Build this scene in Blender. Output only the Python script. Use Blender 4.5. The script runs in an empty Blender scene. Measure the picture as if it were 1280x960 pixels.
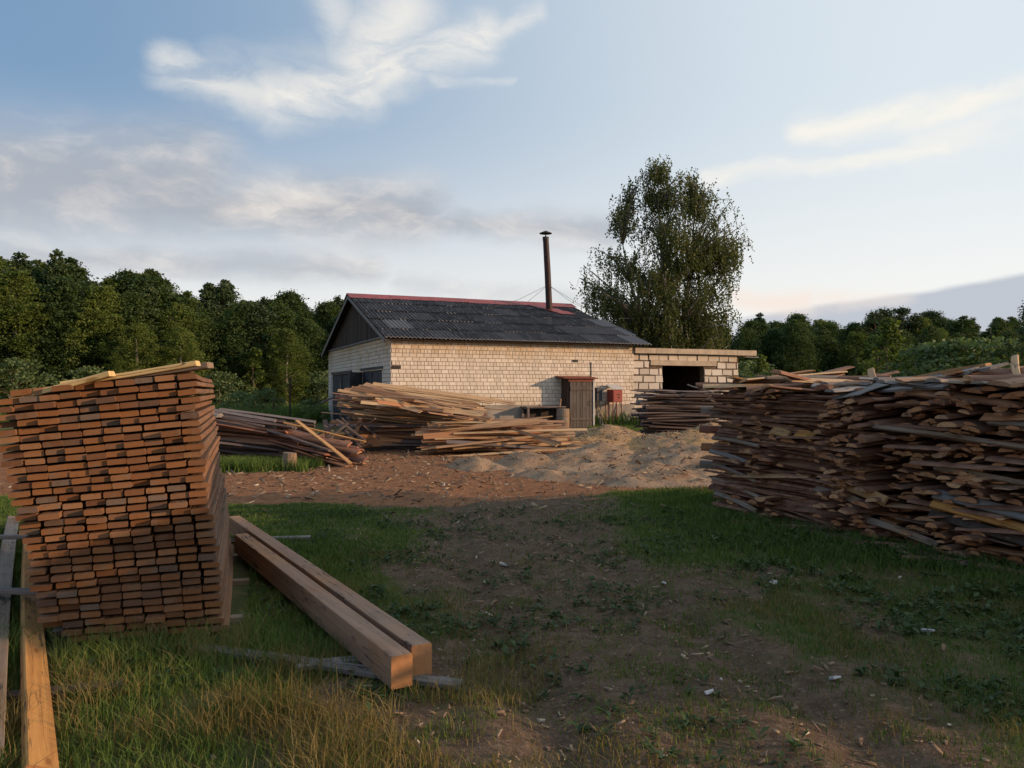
import bpy, math, random
import numpy as np
from mathutils import Vector, Matrix

random.seed(7)
RNG = np.random.default_rng(11)
SC = bpy.context.scene
COL = SC.collection
R = math.radians
ROOT = {}

# ------------------------------------------------------------------ helpers
def tag(o, label=None, cat=None, group=None, kind=None):
    if label: o['label'] = label
    if cat: o['category'] = cat
    if group: o['group'] = group
    if kind: o['kind'] = kind
    return o

def link(name, me, parent=None, mat=None):
    o = bpy.data.objects.new(name, me)
    COL.objects.link(o)
    if parent: o.parent = parent
    if mat is not None: o.matrix_world = mat
    return o

def empty(name, loc, rz=0.0):
    o = bpy.data.objects.new(name, None)
    o.empty_display_size = 0.2
    COL.objects.link(o)
    o.location = loc
    o.rotation_euler = (0, 0, rz)
    return o

class MB:
    """collects shapes; becomes one mesh"""
    def __init__(s):
        s.v, s.f, s.m, s.t = [], [], [], []
    def add(s, verts, faces, mi=0, tone=0.0):
        b = len(s.v)
        s.v += [tuple(p) for p in verts]
        for k, fc in enumerate(faces):
            s.f.append([b + i for i in fc])
            s.m.append(mi[k] if isinstance(mi, (list, tuple)) else mi)
            s.t.append(tone)
    def box(s, c, size, M=None, mi=0, tone=0.0, jit=0.0):
        x, y, z = [a / 2 for a in size]
        vs = [Vector((sx * x, sy * y, sz * z)) for sx in (-1, 1) for sy in (-1, 1) for sz in (-1, 1)]
        if jit: vs = [p + Vector((random.uniform(-jit, jit), random.uniform(-jit, jit), random.uniform(-jit, jit))) for p in vs]
        if M is not None: vs = [M @ p for p in vs]
        vs = [p + Vector(c) for p in vs]
        s.add(vs, [(0, 1, 3, 2), (4, 6, 7, 5), (0, 4, 5, 1), (2, 3, 7, 6), (0, 2, 6, 4), (1, 5, 7, 3)], mi, tone)
    def tube(s, pts, rad, n=8, mi=0, cap=True, tone=0.0):
        pts = [Vector(p) for p in pts]
        if not isinstance(rad, (list, tuple)): rad = [rad] * len(pts)
        vs, fs = [], []
        for i, p in enumerate(pts):
            d = (pts[min(i + 1, len(pts) - 1)] - pts[max(i - 1, 0)])
            d = d.normalized() if d.length > 1e-9 else Vector((0, 0, 1))
            a = d.cross(Vector((0, 0, 1)) if abs(d.z) < .9 else Vector((1, 0, 0))).normalized()
            b = d.cross(a)
            for k in range(n):
                w = 2 * math.pi * k / n
                vs.append(p + (a * math.cos(w) + b * math.sin(w)) * rad[i])
        for i in range(len(pts) - 1):
            for k in range(n):
                fs.append((i * n + k, i * n + (k + 1) % n, (i + 1) * n + (k + 1) % n, (i + 1) * n + k))
        if cap:
            fs.append(tuple(range(n))[::-1]); fs.append(tuple((len(pts) - 1) * n + k for k in range(n)))
        s.add(vs, fs, mi, tone)
    def mesh(s, name, mats, smooth=False):
        me = bpy.data.meshes.new(name)
        me.from_pydata(s.v, [], s.f)
        for m in (mats if isinstance(mats, (list, tuple)) else [mats]): me.materials.append(m)
        me.polygons.foreach_set('material_index', s.m)
        a = me.attributes.new('tone', 'FLOAT', 'FACE'); a.data.foreach_set('value', s.t)
        if smooth: me.polygons.foreach_set('use_smooth', [True] * len(s.f))
        me.update()
        return me
    def build(s, name, mats, parent=None, smooth=False, mat=None):
        return link(name, s.mesh(name, mats, smooth), parent, mat)

def np_mesh(name, V, polys, mats, tone=None, smooth=False, mi=None):
    """polys: list of int arrays (n,k)"""
    me = bpy.data.meshes.new(name)
    V = np.asarray(V, np.float32)
    me.vertices.add(len(V)); me.vertices.foreach_set('co', V.ravel())
    idx = np.concatenate([p.ravel() for p in polys]).astype(np.int32)
    tot = np.concatenate([np.full(len(p), p.shape[1], np.int32) for p in polys])
    st = np.concatenate([[0], np.cumsum(tot)[:-1]]).astype(np.int32)
    me.loops.add(len(idx)); me.loops.foreach_set('vertex_index', idx)
    me.polygons.add(len(tot)); me.polygons.foreach_set('loop_start', st); me.polygons.foreach_set('loop_total', tot)
    for m in (mats if isinstance(mats, (list, tuple)) else [mats]): me.materials.append(m)
    if mi is not None: me.polygons.foreach_set('material_index', np.asarray(mi, np.int32))
    if smooth: me.polygons.foreach_set('use_smooth', np.ones(len(tot), bool))
    if tone is not None:
        a = me.attributes.new('tone', 'FLOAT', 'POINT'); a.data.foreach_set('value', np.asarray(tone, np.float32))
    me.update(calc_edges=True)
    return me

ONES = ['', 'first', 'second', 'third', 'fourth', 'fifth', 'sixth', 'seventh', 'eighth', 'ninth', 'tenth', 'eleventh', 'twelfth', 'thirteenth',
        'fourteenth', 'fifteenth', 'sixteenth', 'seventeenth', 'eighteenth', 'nineteenth']
def nth(n):
    if n < 20: return ONES[n]
    t = {2: ('twentieth', 'twenty'), 3: ('thirtieth', 'thirty'), 4: ('fortieth', 'forty'), 5: ('fiftieth', 'fifty')}[n // 10]
    return t[0] if n % 10 == 0 else t[1] + '-' + ONES[n % 10]

# value noise in numpy (world metres)
_TAB = np.random.default_rng(3).random((256, 256))
def vnoise(x, y, s, o=0):
    x = np.asarray(x, float) / s + 37.1 * o; y = np.asarray(y, float) / s + 91.7 * o
    xi = np.floor(x).astype(int); yi = np.floor(y).astype(int)
    fx = x - xi; fy = y - yi
    fx = fx * fx * (3 - 2 * fx); fy = fy * fy * (3 - 2 * fy)
    a = _TAB[xi % 256, yi % 256]; b = _TAB[(xi + 1) % 256, yi % 256]
    c = _TAB[xi % 256, (yi + 1) % 256]; d = _TAB[(xi + 1) % 256, (yi + 1) % 256]
    return (a * (1 - fx) + b * fx) * (1 - fy) + (c * (1 - fx) + d * fx) * fy
def fbm(x, y, s, n=4, o=0):
    t, a, w = 0, 1.0, 0
    for k in range(n):
        t = t + a * vnoise(x, y, s / 2 ** k, o + k); w += a; a *= .55
    return t / w
def sstep(a, b, x):
    t = np.clip((np.asarray(x, float) - a) / (b - a), 0, 1)
    return t * t * (3 - 2 * t)

# ------------------------------------------------------------------ node helpers
class G:
    """tiny shader-graph builder"""
    def __init__(s, tree):
        s.t = tree; s.n = tree.nodes; s.l = tree.links
    def node(s, typ, **kw):
        n = s.n.new(typ)
        for k, v in kw.items():
            if k in ('ins',): continue
            setattr(n, k, v)
        for k, v in kw.get('ins', {}).items(): s.put(n.inputs[k], v)
        return n
    def put(s, sock, v):
        if isinstance(v, bpy.types.NodeSocket): s.l.new(v, sock)
        else: sock.default_value = v
    def math(s, op, a, b=None, c=None, clamp=False):
        n = s.n.new('ShaderNodeMath'); n.operation = op; n.use_clamp = clamp
        s.put(n.inputs[0], a)
        if b is not None: s.put(n.inputs[1], b)
        if c is not None: s.put(n.inputs[2], c)
        return n.outputs[0]
    def vec(s, op, a, b=None, scale=None):
        n = s.n.new('ShaderNodeVectorMath'); n.operation = op
        s.put(n.inputs[0], a)
        if b is not None: s.put(n.inputs[1], b)
        if scale is not None: s.put(n.inputs['Scale'], scale)
        return n.outputs['Value'] if op in ('DOT_PRODUCT', 'LENGTH', 'DISTANCE') else n.outputs[0]
    def mix(s, f, a, b, typ='MIX'):
        n = s.n.new('ShaderNodeMix'); n.data_type = 'RGBA'; n.blend_type = typ
        s.put(n.inputs[0], f)
        s.put(n.inputs[6], a if isinstance(a, bpy.types.NodeSocket) else (*a, 1))
        s.put(n.inputs[7], b if isinstance(b, bpy.types.NodeSocket) else (*b, 1))
        return n.outputs[2]
    def noise(s, v, scale, detail=4, rough=.55, dist=0, dim='3D'):
        n = s.n.new('ShaderNodeTexNoise'); n.noise_dimensions = dim
        if v is not None: s.l.new(v, n.inputs['Vector'])
        n.inputs['Scale'].default_value = scale; n.inputs['Detail'].default_value = detail
        n.inputs['Roughness'].default_value = rough; n.inputs['Distortion'].default_value = dist
        return n.outputs['Fac']
    def ramp(s, f, a, b, lo=0.0, hi=1.0):
        n = s.n.new('ShaderNodeMapRange'); n.interpolation_type = 'SMOOTHSTEP'
        s.put(n.inputs[0], f); s.put(n.inputs[1], a); s.put(n.inputs[2], b); s.put(n.inputs[3], lo); s.put(n.inputs[4], hi)
        return n.outputs[0]
    def cramp(s, f, stops):
        n = s.n.new('ShaderNodeValToRGB'); s.put(n.inputs[0], f)
        e = n.color_ramp.elements
        while len(e) < len(stops): e.new(.5)
        for k, (p, c) in enumerate(stops): e[k].position = p; e[k].color = (*c, 1)
        return n.outputs[0]
    def attr(s, name):
        n = s.n.new('ShaderNodeAttribute'); n.attribute_name = name
        return n.outputs['Fac']
    def bump(s, h, strength=.5, dist=.02):
        n = s.n.new('ShaderNodeBump'); s.put(n.inputs['Height'], h)
        n.inputs['Strength'].default_value = strength; n.inputs['Distance'].default_value = dist
        return n.outputs[0]

def new_mat(name):
    m = bpy.data.materials.new(name); m.use_nodes = True
    g = G(m.node_tree)
    p = g.n['Principled BSDF']
    return m, g, p

def finish(g, p, col, rough=.8, normal=None, metal=0, spec=.3):
    g.put(p.inputs['Base Color'], col if isinstance(col, bpy.types.NodeSocket) else (*col, 1))
    g.put(p.inputs['Roughness'], rough)
    p.inputs['Metallic'].default_value = metal
    p.inputs['Specular IOR Level'].default_value = spec
    if normal is not None: g.l.new(normal, p.inputs['Normal'])

def obj_coord(g):
    tc = g.n.new('ShaderNodeTexCoord'); oi = g.n.new('ShaderNodeObjectInfo')
    rnd = g.math('FRACT', g.math('ADD', oi.outputs['Random'], g.attr('tone')))
    v = g.vec('ADD', tc.outputs['Object'], g.vec('SCALE', (13.7, 7.3, 5.1), scale=g.math('MULTIPLY', rnd, 9.0)))
    return v, rnd

def wood_mat(name, stops, grain=1.0, grey=0.0, dirt=.35, axis=0, rough=.8):
    """sawn timber: colour per piece from stops, grain streaks along the local axis"""
    m, g, p = new_mat(name)
    v, rnd = obj_coord(g)
    sc = [26.0, 26.0, 26.0]; sc[axis] = .9
    sv = g.vec('MULTIPLY', v, tuple(sc))
    n1 = g.noise(sv, 1.0 * grain, 5, .6, .6)
    n2 = g.noise(v, 3.0, 3, .6)
    base = g.cramp(rnd, stops)
    col = g.mix(g.ramp(n1, .35, .75, 0, .75), base, g.mix(1, base, (.62, .52, .45), 'MULTIPLY'))
    col = g.mix(g.math('MULTIPLY', g.ramp(n2, .5, .75), dirt), col, (.10, .085, .075))
    ck = g.noise(g.vec('MULTIPLY', v, tuple(9.0 if k != axis else .55 for k in range(3))), 1.6, 3, .5, .3)
    crack = g.math('MULTIPLY', g.ramp(g.math('ABSOLUTE', g.math('SUBTRACT', ck, .5)), .004, .016, 1, 0), g.ramp(n2, .42, .6))
    vo = g.n.new('ShaderNodeTexVoronoi'); vo.inputs['Scale'].default_value = 1.0
    g.l.new(g.vec('MULTIPLY', v, tuple(11.0 if k != axis else 3.2 for k in range(3))), vo.inputs['Vector'])
    knot = g.ramp(vo.outputs['Distance'], .10, .2, .8, 0)
    col = g.mix(knot, col, g.mix(1, base, (.42, .30, .22), 'MULTIPLY'))
    if grey: col = g.mix(g.math('MULTIPLY', g.ramp(g.noise(v, 1.3, 2), .35, .6), grey), col, (.24, .23, .225))
    col = g.mix(g.math('MULTIPLY', crack, .8), col, (.035, .025, .02))
    finish(g, p, col, rough, g.bump(g.math('SUBTRACT', n1, crack), .6, .006))
    return m

def end_mat(name, stops):
    """cut end of a board: growth-ring arcs, saw marks, stains"""
    m, g, p = new_mat(name)
    v, rnd = obj_coord(g)
    w = g.n.new('ShaderNodeTexWave'); w.wave_type = 'RINGS'; w.rings_direction = 'X'
    tc = g.n.new('ShaderNodeTexCoord')
    off = g.n.new('ShaderNodeCombineXYZ'); g.put(off.inputs[1], g.math('MULTIPLY_ADD', rnd, .3, -.15)); g.put(off.inputs[2], g.math('MULTIPLY_ADD', g.math('FRACT', g.math('MULTIPLY', rnd, 17.0)), .16, .02))
    g.l.new(g.vec('ADD', tc.outputs['Object'], off.outputs[0]), w.inputs['Vector'])
    w.inputs['Scale'].default_value = 60; w.inputs['Distortion'].default_value = 3.5; w.inputs['Detail'].default_value = 2
    n2 = g.noise(v, 22.0, 4, .65)
    n3 = g.noise(v, 7.0, 2, .5)
    base = g.cramp(g.math('FRACT', g.math('MULTIPLY', rnd, 5.37)), stops)
    col = g.mix(g.math('MULTIPLY', w.outputs['Fac'], .6), base, g.mix(1, base, (.55, .45, .4), 'MULTIPLY'))
    col = g.mix(g.ramp(n2, .5, .8, 0, .6), col, g.mix(1, base, (.45, .36, .3), 'MULTIPLY'))
    col = g.mix(g.ramp(n3, .55, .75, 0, .5), col, (.16, .12, .09))
    finish(g, p, col, .85, g.bump(n2, .5, .004))
    return m

def plain_mat(name, c1, c2, scale=3.0, rough=.8, metal=0, bump=.3, bd=.01, stretch=(1, 1, 1), tonal=0.0):
    m, g, p = new_mat(name)
    v, rnd = obj_coord(g)
    sv = g.vec('MULTIPLY', v, stretch)
    n = g.noise(sv, scale, 5, .6)
    col = g.mix(g.ramp(n, .3, .7), c1, c2)
    if tonal:
        col = g.mix(tonal, col, g.cramp(rnd, [(0, (.55, .55, .55)), (1, (1.35, 1.35, 1.35))]), 'MULTIPLY')
    finish(g, p, col, rough, g.bump(n, bump, bd), metal)
    return m

def leaf_mat(name, dark, mid, light, trans=.35, rough=.55):
    m, g, p = new_mat(name)
    oi = g.n.new('ShaderNodeObjectInfo')
    t = g.attr('tone')
    f = g.math('ADD', g.math('MULTIPLY', t, .75), g.math('MULTIPLY', oi.outputs['Random'], .3), clamp=True)
    col = g.cramp(f, [(0.05, dark), (.5, mid), (1.0, light)])
    finish(g, p, col, rough, spec=.2)
    tr = g.n.new('ShaderNodeBsdfTranslucent'); g.l.new(g.mix(1, col, (1.1, 1.15, .6), 'MULTIPLY'), tr.inputs['Color'])
    mx = g.n.new('ShaderNodeMixShader'); mx.inputs[0].default_value = trans
    g.l.new(p.outputs[0], mx.inputs[1]); g.l.new(tr.outputs[0], mx.inputs[2])
    g.l.new(mx.outputs[0], g.n['Material Output'].inputs['Surface'])
    return m

# ------------------------------------------------------------------ materials
M = {}
M['board_end'] = end_mat('board_end_grain', [(0, (.20, .082, .032)), (.25, (.27, .118, .045)), (.5, (.155, .07, .036)), (.7, (.24, .115, .055)), (.84, (.32, .165, .08)), (.93, (.115, .065, .045)), (1, (.20, .15, .115))])
M['board_side'] = wood_mat('board_side', [(0, (.19, .09, .045)), (.5, (.25, .12, .055)), (1, (.17, .10, .06))])
M['yellow'] = wood_mat('yellow_board', [(0, (.62, .43, .19)), (1, (.70, .50, .24))], dirt=.15)
M['fresh'] = wood_mat('fresh_plank', [(0, (.40, .23, .10)), (.4, (.48, .30, .14)), (.7, (.36, .20, .095)), (1, (.32, .17, .085))], dirt=.2)
M['pale'] = wood_mat('pale_plank', [(0, (.50, .30, .15)), (.35, (.60, .41, .23)), (.6, (.36, .20, .115)), (.8, (.25, .12, .07)), (1, (.52, .33, .18))], dirt=.3)
M['slab_sawn'] = wood_mat('slab_sawn', [(0, (.38, .165, .078)), (.3, (.50, .245, .115)), (.55, (.27, .12, .065)), (.8, (.58, .335, .175)), (1, (.37, .225, .15))], dirt=.3)
M['bark'] = plain_mat('pine_bark', (.13, .06, .038), (.28, .15, .098), 9, .9, bump=.8, bd=.02, stretch=(.25, 1, 1), tonal=.8)
M['dark_sawn'] = wood_mat('dark_slab_sawn', [(0, (.13, .085, .07)), (.5, (.20, .14, .12)), (1, (.10, .07, .06))], dirt=.5, grey=.35)
M['dark_bark'] = plain_mat('dark_bark', (.065, .045, .04), (.15, .11, .10), 9, .9, bump=.8, bd=.02, stretch=(.25, 1, 1), tonal=.8)
M['red_sawn'] = wood_mat('red_slab', [(0, (.30, .115, .07)), (.5, (.22, .10, .07)), (1, (.36, .16, .09))], dirt=.4)
M['grey_wood'] = wood_mat('weathered_grey_wood', [(0, (.20, .185, .175)), (.5, (.27, .25, .24)), (1, (.16, .15, .145))], dirt=.3)
M['beam'] = wood_mat('beam_timber', [(0, (.36, .19, .095)), (1, (.40, .215, .11))], grey=.3, dirt=.3)
M['beam_end'] = end_mat('beam_end_grain', [(0, (.50, .25, .11)), (1, (.44, .20, .08))])
M['orange_plank'] = wood_mat('orange_plank', [(0, (.48, .23, .065)), (1, (.54, .27, .08))], dirt=.15)
M['brown_plank'] = wood_mat('brown_plank', [(0, (.22, .15, .10)), (1, (.29, .20, .13))], dirt=.3, grey=.4)
M['old_board'] = wood_mat('old_dark_board', [(0, (.045, .030, .023)), (.5, (.07, .047, .035)), (1, (.038, .027, .022))], axis=2)
M['door_wood'] = wood_mat('door_board', [(0, (.065, .05, .045)), (.5, (.10, .08, .07)), (1, (.055, .045, .04))], axis=2, grey=.15)
M['rust'] = plain_mat('rusty_red_metal', (.22, .055, .035), (.13, .045, .03), 5, .7, bump=.2)
M['red_paint'] = plain_mat('red_paint', (.33, .06, .045), (.24, .06, .05), 4, .6, bump=.2)
M['ridge_red'] = plain_mat('ridge_red_tin', (.32, .065, .06), (.19, .05, .05), 2.5, .55, bump=.15)
M['chimney'] = plain_mat('chimney_rust', (.045, .014, .013), (.022, .012, .012), 3, .6, bump=.2)
M['soot'] = plain_mat('sooty_steel', (.02, .018, .018), (.035, .03, .03), 6, .6)
M['dark_steel'] = plain_mat('dark_steel', (.045, .047, .055), (.075, .07, .07), 2.2, .65, bump=.15, stretch=(1, 1, .4))
M['bluegrey_steel'] = plain_mat('bluegrey_steel', (.10, .105, .13), (.07, .07, .085), 2.2, .65, bump=.15)
M['pipe'] = plain_mat('grey_pipe', (.19, .185, .18), (.11, .10, .095), 5, .6, bump=.2)
M['plaster'] = plain_mat('grey_plinth_plaster', (.33, .28, .24), (.22, .19, .165), 1.6, .9, bump=.5, bd=.02)
M['concrete'] = plain_mat('concrete_slab', (.47, .37, .28), (.34, .27, .21), 2.5, .9, bump=.5, bd=.02)
M['mortar'] = plain_mat('mortar', (.33, .265, .20), (.24, .185, .14), 6, .95, bump=.6, bd=.02)
M['block_mortar'] = plain_mat('block_mortar', (.15, .10, .07), (.09, .065, .045), 6, .95, bump=.8, bd=.03)
M['white_trim'] = plain_mat('white_painted_post', (.52, .50, .48), (.42, .40, .39), 6, .8)
M['interior'] = plain_mat('interior_shaded_block', (.16, .13, .11), (.10, .085, .075), 3, .9)  # block colour darkened to paint in the shade inside the garage
M['wire'] = plain_mat('wire', (.08, .07, .065), (.05, .045, .04), 8, .6)
M['trunk'] = plain_mat('tree_bark', (.10, .08, .06), (.18, .14, .11), 6, .9, bump=.6, bd=.03, stretch=(1, 1, .3))
M['birch_bark'] = plain_mat('birch_bark', (.32, .29, .25), (.10, .085, .07), 5, .85, bump=.4, stretch=(1, 1, 2.2))
M['pine_trunk'] = plain_mat('pine_trunk', (.22, .12, .07), (.13, .08, .055), 5, .9, bump=.5, stretch=(1, 1, .3))

def brick_mat(name, c1, c2, c3, stain):
    m, g, p = new_mat(name)
    tc = g.n.new('ShaderNodeTexCoord')
    t = g.attr('tone')
    n = g.noise(tc.outputs['Object'], 14, 4, .6)
    big = g.noise(tc.outputs['Object'], .55, 3, .6)
    col = g.cramp(t, [(0, c1), (.55, c2), (1, c3)])
    col = g.mix(g.ramp(n, .45, .8, 0, .35), col, g.mix(1, col, (.72, .66, .6), 'MULTIPLY'))
    col = g.mix(g.ramp(big, .48, .75, 0, .5), col, stain)
    sp = g.n.new('ShaderNodeSeparateXYZ'); g.l.new(tc.outputs['Object'], sp.inputs[0])
    st_ = g.noise(g.vec('MULTIPLY', tc.outputs['Object'], (2.2, 2.2, .25)), 1.6, 4, .65)
    col = g.mix(g.math('MULTIPLY', g.ramp(sp.outputs[2], 2.7, 3.9), g.ramp(st_, .35, .6, .25, .9)), col, g.mix(1, col, (.86, .68, .46), 'MULTIPLY'))
    col = g.mix(g.math('MULTIPLY', g.ramp(sp.outputs[2], 1.7, .9), g.ramp(st_, .35, .65, 0, .6)), col, g.mix(1, col, (.70, .60, .52), 'MULTIPLY'))
    finish(g, p, col, .88, g.bump(n, .4, .01))
    return m
M['brick'] = brick_mat('silicate_brick', (.56, .485, .41), (.655, .57, .485), (.72, .63, .54), (.50, .38, .25))
M['block'] = brick_mat('aerated_block', (.44, .385, .335), (.53, .465, .41), (.60, .53, .47), (.40, .33, .27))

def roof_mat():
    m, g, p = new_mat('asbestos_sheet')
    tc = g.n.new('ShaderNodeTexCoord')
    t = g.attr('tone')
    sv = g.vec('MULTIPLY', tc.outputs['Object'], (3.2, .5, 1))
    n = g.noise(sv, 2.4, 6, .65)
    n2 = g.noise(tc.outputs['Object'], 12, 4, .7)
    col = g.cramp(t, [(0, (.024, .021, .021)), (.45, (.050, .043, .042)), (.75, (.092, .08, .077)), (1, (.18, .17, .168))])
    col = g.mix(g.ramp(n, .48, .66, 0, .7), col, (.14, .12, .112))
    col = g.mix(g.ramp(n2, .62, .8, 0, .4), col, (.02, .02, .02))
    finish(g, p, col, .8, g.bump(n2, .3, .006))
    return m
M['roof'] = roof_mat()
M['lap'] = plain_mat('sheet_lap_wear', (.26, .25, .25), (.07, .065, .07), 9, .85, bump=.3)

M['leaf_alder'] = leaf_mat('leaf_alder', (.026, .050, .017), (.062, .100, .030), (.13, .165, .048))
M['leaf_bright'] = leaf_mat('leaf_bright', (.052, .082, .018), (.11, .150, .032), (.20, .225, .05))
M['leaf_birch'] = leaf_mat('leaf_birch', (.030, .045, .016), (.075, .095, .030), (.17, .16, .05))
M['needle'] = leaf_mat('needles', (.022, .040, .018), (.05, .082, .032), (.095, .125, .046), .1)
M['leaf_willow'] = leaf_mat('leaf_willow', (.075, .11, .045), (.135, .185, .08), (.21, .26, .12))
M['grass'] = leaf_mat('grass_blade', (.034, .070, .015), (.092, .150, .032), (.19, .21, .055), .3, .6)
M['dry'] = leaf_mat('dry_grass_blade', (.11, .085, .030), (.20, .15, .055), (.34, .26, .12), .3, .7)
M['weed'] = leaf_mat('weed_leaf', (.022, .045, .014), (.05, .085, .028), (.10, .13, .05), .25, .5)
M['chip'] = wood_mat('wood_chip', [(0, (.16, .10, .065)), (.6, (.24, .16, .10)), (.9, (.40, .30, .20)), (1, (.55, .48, .38))], dirt=.3)

def sawdust_mat(name, c1, c2, c3):
    m, g, p = new_mat(name)
    tc = g.n.new('ShaderNodeTexCoord'); v = tc.outputs['Object']
    a = g.noise(v, .8, 4, .6); b = g.noise(v, 14, 5, .7); c = g.noise(v, 3.5, 5, .65)
    col = g.mix(g.ramp(a, .35, .62), c1, c2)
    col = g.mix(g.ramp(c, .52, .70, 0, .85), col, c3)
    col = g.mix(g.ramp(b, .5, .75, 0, .5), col, g.mix(1, col, (.6, .52, .45), 'MULTIPLY'))
    finish(g, p, col, .95, g.bump(b, .7, .04), spec=.1)
    return m
M['saw_grey'] = sawdust_mat('grey_sawdust', (.34, .235, .155), (.27, .18, .115), (.21, .11, .062))
M['saw_gold'] = sawdust_mat('golden_sawdust', (.40, .25, .11), (.32, .21, .13), (.25, .145, .08))

def ground_mat():
    m, g, p = new_mat('yard_ground')
    tc = g.n.new('ShaderNodeTexCoord'); v = tc.outputs['Object']
    dirt = g.attr('dirt'); bark = g.attr('barkish'); far = g.attr('far')
    n1 = g.noise(v, .9, 5, .62); n2 = g.noise(v, 6, 5, .65); n3 = g.noise(v, 40, 4, .7)
    grass = g.mix(g.ramp(n2, .38, .66), (.068, .078, .026), (.115, .100, .044))
    grass = g.mix(g.ramp(n1, .45, .7, 0, .6), grass, (.095, .080, .038))
    soil = g.mix(g.ramp(n2, .35, .7), (.092, .056, .037), (.150, .100, .066))
    soil = g.mix(g.ramp(n3, .52, .68, 0, .7), soil, (.24, .175, .12))
    soil = g.mix(g.ramp(g.noise(v, 17, 4, .7), .54, .66, 0, .65), soil, (.055, .042, .030))
    soil = g.mix(g.ramp(g.noise(v, 2.3, 5, .7), .5, .64, 0, .6), soil, (.085, .080, .034))
    lit = g.mix(g.ramp(n2, .35, .65), (.21, .088, .042), (.29, .145, .072))
    lit = g.mix(g.ramp(n3, .5, .75, 0, .6), lit, (.15, .08, .05))
    e = g.math('ADD', dirt, g.math('MULTIPLY_ADD', n2, .7, -.35))
    col = g.mix(g.ramp(e, .35, .62), grass, soil)
    e2 = g.math('ADD', bark, g.math('MULTIPLY_ADD', n2, .6, -.3))
    col = g.mix(g.ramp(e2, .38, .6), col, lit)
    field = g.mix(g.ramp(n1, .35, .65), (.065, .085, .022), (.11, .11, .035))
    col = g.mix(far, col, field)
    h = g.math('ADD', g.math('MULTIPLY', n2, .7), g.math('MULTIPLY', n3, .35))
    finish(g, p, col, .95, g.bump(h, .8, .05), spec=.1)
    return m
M['ground'] = ground_mat()

# ------------------------------------------------------------------ ground
def zone_masks(x, y):
    w = (fbm(x, y, 1.6, 4, 5) - .5)
    # worn dark earth running down the middle of the yard
    xc = .12 + .10 * (8.5 - y)
    e1 = 1 - np.sqrt(((x - xc) / (1.75 + .1 * np.clip(y - 9, 0, 3))) ** 2 + np.maximum(0, (np.abs(y - 8.2) - 4.2) / 2.2) ** 2) + w * 1.1
    e2 = .38 - np.sqrt(((x - 1.2) / 2.4) ** 2 + ((y - 5.0) / 2.6) ** 2) * .5 + (fbm(x, y, .6, 3, 9) - .5) * 1.9
    e3 = .5 - np.sqrt(((x - 2.3) / 1.6) ** 2 + ((y - 7.2) / .7) ** 2) * .6 + w * 1.3
    dirt = np.clip(np.maximum(np.maximum(e1 * 1.5, e2), e3) + .12, 0, 1)
    # orange brown bark litter farther on
    edge = 10.9 + .9 * w + .35 * np.clip(x + 1.5, -2, 3) * (x > -1.5) + np.clip(-x - 4.0, 0, 1) * .8
    bark = sstep(0, .9, y - edge) * sstep(33, 29, y) * sstep(13.5, 11.5, np.abs(x + 1.0))
    bark = np.where((x > 1.3) & (y < 12.6), bark * sstep(1.9, 1.2, x + w), bark)
    tuft = sstep(1.1, .75, np.sqrt(((x + 5.9) / 1.55) ** 2 + ((y - 16.3) / 1.0) ** 2) + w * .6)
    bark = bark * (1 - tuft)
    far = sstep(33, 40, y + .25 * np.abs(x))
    return dirt, bark, far

def gz(x, y):
    near = sstep(30, 18, y)
    z = (fbm(x, y, 2.4, 3, 1) - .5) * .10 * near + (fbm(x, y, .5, 3, 2) - .5) * .035 * near
    r = np.sqrt(np.asarray(x, float) ** 2 + np.asarray(y, float) ** 2)
    mk_ = sstep(2.6, 1.3, np.sqrt((np.asarray(x, float) + 2.3) ** 2 + (np.asarray(y, float) - 5.4) ** 2))
    z = z * (1 - .85 * mk_) - .015 * mk_
    for off in (-.62, .72):          # shallow wheel ruts along the track
        xc = .15 + .12 * (8.5 - np.asarray(y, float)) + off + .12 * np.sin(np.asarray(y, float) * .6)
        z = z - .045 * np.exp(-((x - xc) / .17) ** 2) * sstep(13, 10.5, y) * sstep(.5, 2.5, y) + .018 * np.exp(-((np.abs(x - xc) - .3) / .12) ** 2) * sstep(13, 10.5, y) * sstep(.5, 2.5, y)
    return z + (fbm(x, y, 30, 3, 4) - .5) * .5 * sstep(50, 90, r)

def axis_pts(segs):
    out = []
    for a, b, n in segs: out += list(np.linspace(a, b, n, endpoint=False))
    return np.array(out + [segs[-1][1]])
gx = axis_pts([(-1600, -200, 8), (-200, -40, 16), (-40, -9, 30), (-9, 9, 240), (9, 40, 30), (40, 200, 16), (200, 1600, 8)])
gy = axis_pts([(-1200, -60, 6), (-60, 1.5, 16), (1.5, 13, 180), (13, 34, 110), (34, 130, 40), (130, 1800, 12)])
XX, YY = np.meshgrid(gx, gy)
ZZ = gz(XX, YY)
nx, ny = len(gx), len(gy)
ii = (np.arange(ny - 1)[:, None] * nx + np.arange(nx - 1)[None]).ravel()
quads = np.stack([ii, ii + 1, ii + nx + 1, ii + nx], 1)
me = np_mesh('ground', np.stack([XX.ravel(), YY.ravel(), ZZ.ravel()], 1), [quads], M['ground'], smooth=True)
D_, B_, F_ = zone_masks(XX.ravel(), YY.ravel())
for nm, arr in (('dirt', D_), ('barkish', B_), ('far', F_)):
    a = me.attributes.new(nm, 'FLOAT', 'POINT'); a.data.foreach_set('value', arr.astype(np.float32))
tag(link('ground', me), 'brown and grassy yard ground of the timber yard', kind='structure')

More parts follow.
